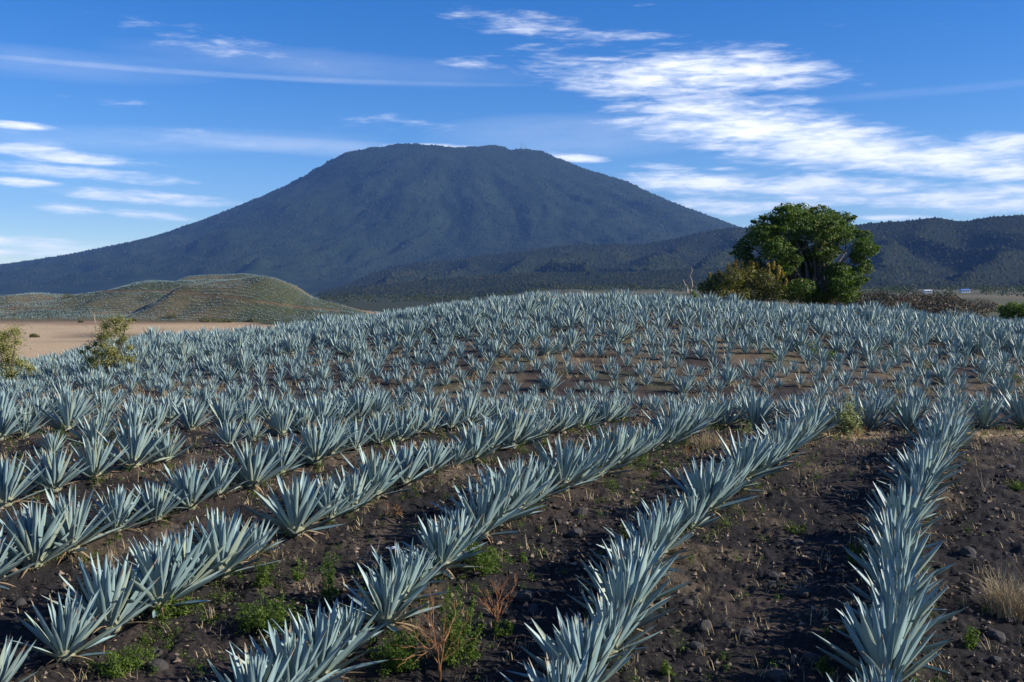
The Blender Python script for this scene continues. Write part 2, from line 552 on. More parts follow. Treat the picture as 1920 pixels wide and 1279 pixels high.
def build_ground():
    fine = np.radians(np.linspace(-33, 33, 570))
    coarse = np.radians(np.linspace(33, 327, 60))[1:-1]
    ang = np.concatenate([fine, coarse])
    r = np.concatenate([[.4, 2.5, 5, 7], np.geomspace(8, 36, 330), np.geomspace(36, 80, 110)[1:], np.geomspace(80, 12000, 90)[1:]])
    A, R = np.meshgrid(ang, r)
    X = R * np.sin(A); Y = R * np.cos(A)
    Z = gfull(X, Y)
    n = len(ang); m = len(r)
    V = np.stack([X, Y, Z], -1).reshape(-1, 3)
    i = np.arange(m - 1)[:, None] * n; j = np.arange(n)[None, :]; j2 = (j + 1) % n
    Q = np.stack([i + j, i + n + j, i + n + j2, i + j2], -1).reshape(-1, 4)[:, ::-1]
    # soil colours
    dark = np.array([.020, .018, .018]); brown = np.array([.040, .032, .028]); tan = np.array([.22, .165, .105])
    straw = np.array([.43, .315, .185]); olive = np.array([.085, .088, .045]); red = np.array([.17, .075, .040])
    x, y = V[:, 0], V[:, 1]
    R1 = R.ravel()
    def mx(c, d, t):
        return c * (1 - t[:, None]) + d * t[:, None]
    c = mx(np.tile(dark, (len(V), 1)), brown, sstep(-.15, .5, fbm(x * .5, y * .5, 4, 31)))
    c = mx(c, tan, .30 * sstep(.15, .65, fbm(x * .9 + 7, y * .9, 4, 37)))
    edge = np.exp(-((y - 25.7 - .25 * fbm(x * .6, y * .3, 2, 3)) / .75) ** 2) * sstep(5.5, 9, x)
    c = mx(c, straw, .85 * edge)
    hillside = sstep(33, 40, R1)
    hc = mx(np.tile(brown * 1.1, (len(V), 1)), tan * .62, sstep(-.35, .45, fbm(x * .45, y * .45, 4, 41)))
    hc = mx(hc, olive, .6 * sstep(.2, .5, fbm(x * .3 + 9, y * .3, 3, 43)))
    c = mx(c, hc, hillside)
    far = sstep(120, 200, R1)
    fc = mx(np.tile(straw, (len(V), 1)), tan * .8, sstep(-.1, .5, fbm(x * .012, y * .05, 4, 51)))
    fc = mx(fc, red * .7, .6 * sstep(515, 530, y) * sstep(-.3, .2, fbm(x * .01, y * .03, 3, 53)) * (x < 0))
    right = sstep(-20, 60, x)
    rc = mx(np.tile(olive, (len(V), 1)), np.array([.17, .14, .085]), sstep(-.2, .4, fbm(x * .004, y * .006, 4, 57)))
    fc = mx(fc, rc, right)
    fc = mx(fc, np.array([.034, .040, .019]), sstep(600, 780, R1) * (1 - .75 * right * (1 - sstep(1500, 2100, R1))))
    c = mx(c, fc, far)
    o = obj('ground', mk('ground', V, Q, True, c, mat=M_SOIL), kind='structure')
    return o
build_ground()

def hill_lobe(sil, yc, wf, wb):
    px = np.array([p for p, _ in sil], float); py = np.array([q for _, q in sil], float)
    xs = (px - 960) / FPX * yc
    zs = ZC + (HORIZON - py) / FPX * yc
    f = cubic(xs, zs)
    def h(x, y, base):
        s = f(x)
        t = np.where(y < yc, (yc - y) / wf, (y - yc) / wb)
        b = .5 + .5 * np.cos(pi * np.clip(t, 0, 1))
        out = (x < xs[0]) | (x > xs[-1])
        return np.where(out, base - 2, base - .5 + (s - base + .5) * b)
    return h

lobe_a = hill_lobe([(215, 606), (262, 592), (300, 566), (335, 541), (390, 528), (450, 520), (520, 517), (550, 530), (575, 546), (610, 560), (660, 574), (720, 592), (760, 606)], 615, 75, 120)
lobe_b = hill_lobe([(-420, 600), (-200, 585), (0, 560), (60, 550), (180, 546), (225, 536), (270, 523), (310, 519), (370, 519), (430, 520), (520, 540), (600, 580), (650, 606)], 700, 145, 150)
lobe_c = hill_lobe([(300, 560), (345, 519), (385, 514), (430, 514), (500, 519), (560, 545)], 800, 90, 100)

def hill_z(x, y):
    base = valley(x, y)
    z = np.maximum(np.maximum(lobe_a(x, y, base), lobe_b(x, y, base)), lobe_c(x, y, base))
    return z + (4.6 * fbm(x * .020, y * .020, 4, 71, .55) - 1.2) * sstep(.5, 6, z - base)

def build_terraced_hill():
    xs = np.arange(-520, -60, 2.0); ys = np.arange(530, 880, 2.0)
    X, Y = np.meshgrid(xs, ys)
    Z = hill_z(X, Y)
    n = len(xs); m = len(ys)
    V = np.stack([X, Y, Z], -1).reshape(-1, 3)
    i = np.arange(m - 1)[:, None] * n; j = np.arange(n - 1)[None, :]
    Q = np.stack([i + j, i + j + 1, i + n + j + 1, i + n + j], -1).reshape(-1, 4)
    x, y, z = V.T
    olive = np.array([.050, .058, .028]); tan = np.array([.120, .100, .052]); red = np.array([.115, .075, .042]); pale = np.array([.36, .22, .125])
    t = sstep(-.2, .45, fbm(x * .03, y * .03, 4, 73))
    c = olive * (1 - t[:, None]) + tan * t[:, None]
    P = np.array([px_of(a, b, d) for a, b, d in zip(x, y, z)])
    px, py = P[:, 0], P[:, 1]
    def track(pts, w):
        py0 = np.interp(px, [p for p, _ in pts], [q for _, q in pts], left=-999, right=-999)
        return np.exp(-((py - py0) / w) ** 2) * (y < 705)
    for pts, w in (([(195, 546), (310, 546), (350, 549), (480, 565), (560, 576), (640, 583)], 1.8), ([(-20, 574), (60, 579), (140, 582)], 1.3), ([(300, 582), (380, 590), (420, 594)], 1.3)):
        k = track(pts, w)[:, None]; c = c * (1 - k) + red * k
    k = (sstep(6, 1, py - np.interp(px, [515, 550, 575, 610, 660, 720], [517, 530, 546, 560, 574, 592])) * (px > 516) * (y < 660))[:, None]
    c = c * (1 - k) + (pale * .5 + red * .5) * k
    obj('terraced_hill', mk('terraced_hill', V, Q, True, c, mat=vcol_material('hill_soil', .35, .3, fine=1.1)), kind='structure')
    # planted rows of far agaves that follow the slope
    g = []
    pts = []
    for u in np.arange(380, 900, 3.6):
        xx = np.arange(-515, -65, 1.15) + RS.uniform(-.3, .3)
        yy = u - .28 * xx - 130 + 9 * fbm(xx * .012, np.full_like(xx, u * .012), 2, 77)
        yy = yy + RS.normal(0, .45, len(yy))
        ok = (yy > 532) & (yy < 875)
        pts.append(np.stack([xx[ok], yy[ok]], -1))
    pts = np.concatenate(pts)
    zz = hill_z(pts[:, 0], pts[:, 1])
    ok = (zz > valley(pts[:, 0], pts[:, 1]) + .6) & (RS.rand(len(pts)) > .12 + .5 * sstep(.0, .45, fbm(pts[:, 0] * .03, pts[:, 1] * .03, 3, 79)))
    q = np.array([px_of(a, b, d) for (a, b), d in zip(pts, zz)])
    e = q[:, 1] - np.interp(q[:, 0], [515, 550, 575, 610, 660, 720], [517, 530, 546, 560, 574, 592])
    ok &= ~((q[:, 0] > 516) & (e < 4) & (pts[:, 1] < 660))
    tr = np.interp(q[:, 0], [195, 310, 350, 480, 560, 640], [546, 546, 549, 565, 576, 583], left=-99, right=-99)
    ok &= ~((np.abs(q[:, 1] - tr) < 1.5) & (pts[:, 1] < 705))
    pts, zz = pts[ok], zz[ok]
    n = len(pts)
    V = []; T = []
    k = 4
    a = RS.uniform(0, 2 * pi, (n, 1)) + np.arange(k)[None] * 2 * pi / k
    tilt = RS.uniform(.35, 1.0, (n, k)); ln = RS.uniform(.8, 1.15, (n, k)) * RS.uniform(.85, 1.2, (n, 1))
    base = np.stack([pts[:, 0], pts[:, 1], zz], -1)[:, None, :]
    side = np.stack([-np.sin(a), np.cos(a), 0 * a], -1) * .13
    mid = base + np.stack([np.cos(a) * .2, np.sin(a) * .2, 0 * a + .25], -1)
    tip = base + np.stack([np.cos(a) * np.sin(tilt) * ln, np.sin(a) * np.sin(tilt) * ln, np.cos(tilt) * ln], -1)
    V = np.stack([base + 0 * mid, mid - side, tip, mid + side], 2).reshape(-1, 3)
    Q = np.arange(len(V)).reshape(-1, 4)
    obj('terraced_agave_rows', mk('terraced_agave_rows', V, Q, False, rnd=np.repeat(RS.rand(n), k * 4), mat=M_AGAVE_FAR),
        kind='stuff', label='rows of tiny blue agaves covering the low terraced hill on the left', category='agave rows')
build_terraced_hill()

# ------------------------------------------------------------------ mountains
def crowns(P, size, dome=True, seed=1):
    """forest canopy: one uneven low-poly crown at every point"""
    rs = np.random.RandomState(seed)
    n = len(P); k = 5
    a = rs.uniform(0, 2 * pi, (n, 1)) + np.arange(k)[None] * 2 * pi / k
    s = size * rs.uniform(.55, 1.5, (n, 1))
    r = s * rs.uniform(.75, 1.2, (n, k)) * .62
    lo = np.stack([P[:, :1] + r * np.cos(a), P[:, 1:2] + r * np.sin(a), P[:, 2:3] + 0 * a - .15 * s], -1)
    top = P + np.concatenate([rs.uniform(-.15, .15, (n, 2)) * s, s * rs.uniform(.5, .72, (n, 1))], 1)
    if dome:
        hi = np.stack([P[:, :1] + .78 * r * np.cos(a + .3), P[:, 1:2] + .78 * r * np.sin(a + .3), P[:, 2:3] + s * rs.uniform(.28, .45, (n, k))], -1)
        V = np.concatenate([lo, hi, top[:, None]], 1)
    else:
        V = np.concatenate([lo, top[:, None]], 1)
    m = V.shape[1]
    b = (np.arange(n) * m)[:, None]
    j = np.arange(k); j2 = (j + 1) % k
    F = []
    if dome:
        F.append(np.stack([b + j, b + j2, b + k + j2, b + k + j], -1).reshape(-1, 4))
        F.insert(0, np.stack([b + k + j, b + k + j2, b + 2 * k + 0 * j], -1).reshape(-1, 3))
    else:
        F.append(np.stack([b + j, b + j2, b + k + 0 * j], -1).reshape(-1, 3))
    return V.reshape(-1, 3), F, np.repeat(rs.rand(n), m)

def forest_material(name, stops):
    m, nt, b = material(name)
    r = rnd_value(nt)
    n = noise_tex(nt, .004, 6, .65)
    f = mth(nt, 'ADD', mth(nt, 'MULTIPLY', r, .5), mth(nt, 'MULTIPLY', n, .5))
    nt.links.new(ramp(nt, f, stops), b.inputs['Base Color'])
    b.inputs['Roughness'].default_value = .9
    b.inputs['Specular IOR Level'].default_value = .1
    return m
M_FOREST = forest_material('mountain_forest', [(.2, (.005, .011, .005)), (.45, (.011, .020, .008)), (.65, (.023, .034, .013)), (.9, (.050, .050, .022))])  # forest colours darkened evenly: cloud shadow over the mountains is put into them
M_FOREST_DARK = forest_material('foothill_forest', [(.2, (.005, .010, .004)), (.45, (.014, .021, .007)), (.65, (.032, .037, .013)), (.9, (.066, .050, .024))])

def range_mesh(name, zf, x0, x1, y0, y1, dx, dy, mat, label=None):
    xs = np.arange(x0, x1, dx); ys = np.arange(y0, y1, dy)
    X, Y = np.meshgrid(xs, ys); Z = zf(X, Y)
    n = len(xs); m = len(ys)
    i = np.arange(m - 1)[:, None] * n; j = np.arange(n - 1)[None, :]
    Q = np.stack([i + j, i + j + 1, i + n + j + 1, i + n + j], -1).reshape(-1, 4)
    return obj(name, mk(name, np.stack([X, Y, Z], -1).reshape(-1, 3), Q, True, rnd=np.full(n * m, .3), mat=mat), kind='structure')

# the volcano
VD = 7000.0
VXC = (870 - 960) / FPX * VD
def prof(pts):
    r = [abs((p - 870) / FPX * VD) for p, _ in pts]
    z = [(HORIZON - q) / FPX * VD for _, q in pts]
    return cubic(r + [9000], z + [-40])
left_p = prof([(870, 281), (820, 282), (790, 277), (760, 272), (720, 277), (680, 281), (650, 288), (620, 303), (560, 337), (500, 366), (400, 406), (300, 440), (200, 462), (100, 481), (0, 495), (-300, 525), (-600, 548)])
right_p = prof([(870, 281), (885, 289), (905, 281), (930, 275), (955, 281), (968, 287), (985, 282), (1005, 283), (1050, 299), (1100, 318), (1150, 333), (1200, 353), (1250, 376), (1300, 394), (1350, 412), (1400, 430), (1500, 458), (1650, 490), (1900, 530), (2100, 548)])

def volcano_z(x, y):
    dx = x - VXC; dy = (y - VD) * 1.35
    r = np.hypot(dx, dy); th = np.arctan2(dy, dx)
    w = .5 + .5 * np.cos(th)
    w = smooth01(w)
    # inside the summit only the crest line keeps its notches
    soft = np.exp(-(dy / 260) ** 2)
    rs_ = np.where(r < 900, r * soft + (1 - soft) * (300 + r * .667), r)
    z = left_p(rs_) * (1 - w) + right_p(rs_) * w
    # ravines running down the flank
    warp = .25 * fbm(x * .0008, y * .0008, 3, 83)
    a = th + warp
    rav = np.abs(np.sin(a * 4.5 + .9)) * .5 + np.abs(np.sin(a * 11 + 2 + r * .0006)) * .3 + .35 * fbm(a * 14, r * .0012, 3, 86)
    depth = sstep(250, 1400, r) * (1 - sstep(3800, 5500, r)) * np.clip((VD - y) / 500, 0, 1)
    z = z - 125 * depth * (1 - np.clip(rav, 0, 1)) * (.5 + 1.1 * vnoise(a * 2.3 + 5, r * .0004, 7)) - 30 * depth
    z = z - 52 * (1 - soft) * (1 - sstep(900, 1500, r)) + 9 * fbm(x * .02, y * .004, 3, 92) * soft * (r < 1500)
    z = z + ZC + 55 * depth * fbm(x * .0022, y * .0016, 4, 188, .6) + 26 * fbm(x * .005, y * .005, 4, 88, .6) * sstep(100, 700, np.abs(y - VD)) - 6
    foot = sstep(3750, 4900, y)
    return z * foot + (valley(x, y) - 10) * (1 - foot)

def build_volcano():
    range_mesh('volcano', volcano_z, -6500, 5200, 3700, 8600, 26, 26, M_FOREST)
    xs, ys = np.meshgrid(np.arange(-4700, 3300, 15.0), np.arange(4700, 7100, 24.0))
    P = np.stack([xs.ravel() + RS.uniform(-8, 8, xs.size), ys.ravel() + RS.uniform(-12, 12, xs.size)], -1)
    P = P[np.abs(P[:, 0] / P[:, 1]) < .62]
    z = volcano_z(P[:, 0], P[:, 1])
    V, F, r = crowns(np.column_stack([P, z - 3]), 13.5, False, 5)
    obj('volcano_forest', mk('volcano_forest', V, F, True, rnd=r, mat=M_FOREST), kind='stuff',
        label='dark blue-green forest covering the big flat-topped volcano', category='forest')
build_volcano()

def ridge(sil, yc, wf, wb, seed, amp, bend=0.0):
    px = np.array([p for p, _ in sil], float); py = np.array([q for _, q in sil], float)
    xs = (px - 960) / FPX * yc
    f = cubic(xs, ZC + (HORIZON - py) / FPX * yc)
    def z(x, y):
        xc = x * yc / np.clip(y, yc - wf, yc + wb)          # keeps the skyline when the ridge is followed sideways
        s = f(xc)
        t = np.where(y < yc, (yc - y) / wf, (y - yc) / wb)
        tt = np.clip(t, 0, 1)
        b = (1 - tt) ** 1.25 * (1 - .25 * np.sin(pi * tt))
        sp = np.sin(xc * .011 + 2.2 * fbm(x * .0016, y * .0016, 3, seed) * 2 + tt * 2.0)
        spur = (1 - np.abs(sp)) - .5 + .6 * fbm(x * .006, y * .003, 4, seed + 3)
        base = valley(x, y) - 6
        return base + (s - base) * b + amp * spur * np.sin(pi * np.clip(tt * 1.02, 0, 1)) * np.clip((s - base) / 150, 0, 1) * (y < yc + 50) 
    return z

foot_z = ridge([(380, 575), (480, 566), (560, 558), (620, 544), (700, 513), (750, 498), (850, 488), (930, 477), (1000, 468), (1080, 459), (1200, 458), (1270, 447), (1330, 433), (1380, 427), (1450, 430), (1600, 440), (1750, 470), (1900, 500), (2050, 545)], 3900, 1700, 900, 101, 60)
front_z = ridge([(520, 575), (580, 556), (660, 540), (760, 530), (900, 517), (1000, 512), (1150, 510), (1300, 505), (1420, 500), (1550, 520), (1700, 553)], 2700, 900, 600, 141, 26)
east_z = ridge([(1150, 556), (1300, 520), (1400, 468), (1500, 440), (1560, 428), (1640, 418), (1700, 414), (1750, 409), (1800, 415), (1850, 408), (1920, 403), (2050, 392), (2250, 410), (2500, 470), (2800, 548)], 3100, 1250, 800, 121, 55)

def build_foothills():
    for nm, zf, box, size, sd, lab in (
            ('foothill', foot_z, (-1300, 2200, 2150, 4600), 9, 11, 'olive-dark wooded foothill ridge crossing in front of the volcano'),
            ('low_foothill', front_z, (-700, 1150, 1780, 3200), 7, 12, 'low dark wooded ridge just above the agave hilltop'),
            ('east_range', east_z, (250, 3100, 1800, 3800), 7.6, 13, 'dark blue wooded range rising to the right behind the tree')):
        x0, x1, y0, y1 = box
        range_mesh(nm, zf, x0, x1, y0, y1, 16, 16, M_FOREST_DARK)
        s = size * (1.12 if nm != 'low_foothill' else 1.0)
        xs, ys = np.meshgrid(np.arange(x0 + 20, x1 - 20, s), np.arange(y0, y1 - 500, s * 1.45))
        P = np.stack([xs.ravel() + RS.uniform(-.5, .5, xs.size) * s, ys.ravel() + RS.uniform(-.7, .7, xs.size) * s], -1)
        q = P[:, 0] / P[:, 1]
        P = P[(q > -.25) & (q < .60)]
        z = zf(P[:, 0], P[:, 1])
        ok = z > valley(P[:, 0], P[:, 1]) + 3
        # keep only what faces this side: the far flank is hidden
        back = {'foothill': 3960, 'low_foothill': 2760, 'east_range': 3160}[nm]
        ok &= (P[:, 1] < back) & (RS.rand(len(P)) > .08)
        if nm == 'foothill':
            ok &= P[:, 1] > 2700
        P, z = P[ok], z[ok]
        V, F, r = crowns(np.column_stack([P, z - 1]), size, False, sd)
        obj(nm + '_forest', mk(nm + '_forest', V, F, True, rnd=r, mat=M_FOREST_DARK), kind='stuff', label=lab, category='forest')
        print(nm, len(P), flush=True)
build_foothills()

# ------------------------------------------------------------------ agaves
ORD = ['first', 'second', 'third', 'fourth', 'fifth', 'sixth', 'seventh', 'eighth', 'ninth', 'tenth', 'eleventh', 'twelfth',
       'thirteenth', 'fourteenth', 'fifteenth', 'sixteenth', 'seventeenth', 'eighteenth', 'nineteenth']
TENS = ['', '', 'twenty', 'thirty', 'forty', 'fifty', 'sixty', 'seventy', 'eighty', 'ninety']
TENTH = ['', '', 'twentieth', 'thirtieth', 'fortieth', 'fiftieth', 'sixtieth', 'seventieth', 'eightieth', 'ninetieth']
def ordinal(n):
    if n < 20:
        return ORD[n - 1]
    return TENTH[n // 10] if n % 10 == 0 else TENS[n // 10] + '-' + ORD[n % 10 - 1]

LS = np.array([0, .10, .36, .62, .84, .96])
LW = np.array([.62, .60, 1.0, .84, .42, .12])

def leaf_geo(length, halfw, curve, twist, fold=.42, side=0.0):
    """one sword leaf along +Z, upper face towards -X: closed section of edge, channel, edge, keel"""
    V = []; U = []
    for s, w in zip(LS, LW):
        hw = halfw * w
        th = .30 * hw + .007 * (1 - s)
        a = twist * s
        cx = -curve * length * s * s
        cy = side * length * s * s
        for (py, pxx, u) in ((-hw, -fold * hw, 0), (0, 0, .5), (hw, -fold * hw, 1), (0, th, .5)):
            V.append((cx + pxx * cos(a) - py * sin(a), cy + pxx * sin(a) + py * cos(a), s * length)); U.append((u, s))
    V.append((-curve * length, side * length, length)); U.append((.5, 1.0))
    Q = []
    for i in range(len(LS) - 1):
        for k in range(4):
            k2 = (k + 1) % 4
            Q.append((i * 4 + k, i * 4 + k2, i * 4 + 4 + k2, i * 4 + 4 + k))
    b = (len(LS) - 1) * 4; t = len(V) - 1
    T = [(b + k, b + (k + 1) % 4, t) for k in range(4)]
    return np.array(V), T, Q, np.array(U)

def sharpen(me):
    """hard leaf margins: split normals where the two faces meet at the edge"""
    sh = me.attributes.new('sharp_edge', 'BOOLEAN', 'EDGE')
    n = len(me.edges)
    ev = np.zeros(n * 2, np.int32); me.edges.foreach_get('vertices', ev); ev = ev.reshape(-1, 2)
    per = 4 * len(LS) + 1
    l = ev % per
    same = (l[:, 0] % 4 == l[:, 1] % 4) & (l[:, 0] % 2 == 0) & (np.abs(l[:, 0] - l[:, 1]) == 4)
    sh.data.foreach_set('value', same)

# leaf shapes shared by all leaves that are objects of their own
LEAVES = []
for i in range(10):
    rs = np.random.RandomState(200 + i)
    V, T, Q, U = leaf_geo(1.0, rs.uniform(.044, .058), rs.uniform(-.05, .12), rs.uniform(-.6, .6), rs.uniform(.45, .85), rs.uniform(-.05, .05))
    me = mk('agave_leaf', V, [np.array(T), np.array(Q)], True, uv=U, rnd=np.full(len(V), rs.rand()), mat=M_AGAVE)
    sharpen(me)
    LEAVES.append(me)
DRY = []
for i in range(3):
    rs = np.random.RandomState(260 + i)
    V, T, Q, U = leaf_geo(1.0, .036, rs.uniform(-.28, -.12), rs.uniform(-1, 1), .7, rs.uniform(-.15, .15))
    DRY.append(mk('dry_agave_leaf', V, [np.array(T), np.array(Q)], True, uv=U, rnd=np.full(len(V), rs.rand()), mat=M_DRY_LEAF))

def core_mesh():
    g = Geo()
    prof_ = [(.10, -.04), (.15, .03), (.165, .10), (.15, .18), (.11, .25), (.06, .30)]
    n = 10
    V = []; Q = []
    for i, (r, z) in enumerate(prof_):
        for k in range(n):
            a = 2 * pi * (k + .5 * (i % 2)) / n
            rr = r * (1 + .10 * ((k + i) % 2))
            V.append((rr * cos(a), rr * sin(a), z))
    for i in range(len(prof_) - 1):
        for k in range(n):
            k2 = (k + 1) % n
            Q.append((i * n + k, i * n + k2, (i + 1) * n + k2, (i + 1) * n + k))
    V.append((0, 0, .34)); t = len(V) - 1
    T = [((len(prof_) - 1) * n + k, (len(prof_) - 1) * n + (k + 1) % n, t) for k in range(n)]
    g.add(V, T, Q)
    return g.mesh('agave_core', M_CORE)
CORE = core_mesh()

def rosette(rs, n, spread=1.0, length=.95):
    """tilt, azimuth, length, base radius and base height of every leaf, lowest first"""
    out = []
    ph = rs.uniform(0, 2 * pi)
    for i in range(n):
        t = i / (n - 1.0)
        tilt = radians(3 + 72 * spread * (1 - t) ** 1.42 + rs.normal(0, 5))
        ln = length * (.80 + .30 * sin(pi * min(1, .12 + t * .95))) * rs.uniform(.88, 1.1)
        if t > .93:
            ln *= .86
        out.append((max(.02, tilt), ph + i * 2.39996 + rs.uniform(-.12, .12), ln, .135 * (1 - t) ** .7 + .012, .05 + .23 * t))
    return out

def rosette_mesh(seed, n, simple_leaf=False, spread=1.0):
    rs = np.random.RandomState(seed)
    Vs, Ts, Qs, Us, Rs = [], [], [], [], []
    k = 0
    for tilt, az, ln, br, bh in rosette(rs, n, spread):
        V, T, Q, U = leaf_geo(ln, .049 * rs.uniform(.85, 1.15), rs.uniform(-.05, .12), rs.uniform(-.6, .6), rs.uniform(.45, .85), rs.uniform(-.05, .05))
        M = Matrix.Rotation(az, 3, 'Z') @ Matrix.Rotation(tilt, 3, 'Y')
        V = V @ np.array(M).T + np.array([br * cos(az), br * sin(az), bh])
        Vs.append(V); Ts.append(np.array(T) + k); Qs.append(np.array(Q) + k); Us.append(U); Rs.append(np.full(len(V), rs.rand())); k += len(V)
    me = mk('agave_leaves', np.concatenate(Vs), [np.concatenate(Ts), np.concatenate(Qs)], True, uv=np.concatenate(Us), rnd=np.concatenate(Rs), mat=M_AGAVE)
    # faces are listed triangles first, vertices leaf by leaf, so the margins can still be found
    sharpen(me)
    return me
ROSETTES = [rosette_mesh(300 + i, 42 + 2 * (i % 4), spread=.92 + .06 * (i % 3)) for i in range(12)]

def plant_positions():
    rs = np.random.RandomState(42)
    near = []                                     # (row name, x, y, size)
    names = ['far right', 'second', 'third', 'fourth', 'fifth', 'sixth', 'seventh', 'eighth', 'ninth', 'tenth', 'eleventh', 'twelfth', 'thirteenth', 'fourteenth']
    step = [.60, .64, .66, .70, .76, .84, .9, .95, 1.1, 1.1, 1.1, 1.1, 1.1, 1.1]
    for k in range(14):
        y = 7.6 + rs.uniform(0, .5)
        end = (28.2, 26.3, 28.0)[k] if k < 3 else 29.6 + rs.uniform(0, .8) + (.25 * k if k > 3 else 0)
        i = 0
        while y < end:
            x = row_x(k, y) + rs.uniform(-.10, .10)
            near.append((k, x, y + rs.uniform(-.06, .06), rs.uniform(.62, .90) * (.95 if k == 0 else 1) * (.72 if rs.rand() < .15 else 1)))
            y += step[k] * rs.uniform(.82, 1.2)
            if k > 4 and rs.rand() < .04:
                y += step[k]
    for x in np.arange(5.6, 17.5, 1.05):          # the row planted across the far edge
        near.append((99, x + rs.uniform(-.2, .2), 27.3 + rs.uniform(-.25, .25), rs.uniform(.72, .95)))
    hill = []
    y = 37.0
    r = 0
    while y < 73:
        hw = y * .62 + 3
        xs = np.arange(-hw, hw, .66 + .008 * (y - 37))
        lo = 1 - sstep(37, 47, y)
        for x in xs:
            if rs.rand() < .07 + .08 * lo:
                continue
            xx = x + rs.uniform(-.2, .2) + .3 * sin(r * 1.7); yy = y + rs.uniform(-.35, .35) + .4 * fbm(x * .08, r * .7, 2, 91)
            hill.append((r, float(xx), float(yy), float(rs.uniform(.40, .58) + .33 * sstep(42, 60, yy) * rs.uniform(.8, 1.15) + (.28 if rs.rand() < .06 else 0))))
        y += 1.6 if y < 52 else 1.5
        r += 1
    return near, hill, names

def in_view(x, y, z, s):
    if y < 3: return False
    px, py = px_of(x, y, z + .6 * s)
    m = FPX * .9 * s / y
    return -m < px < 1920 + m and py - m < 1279

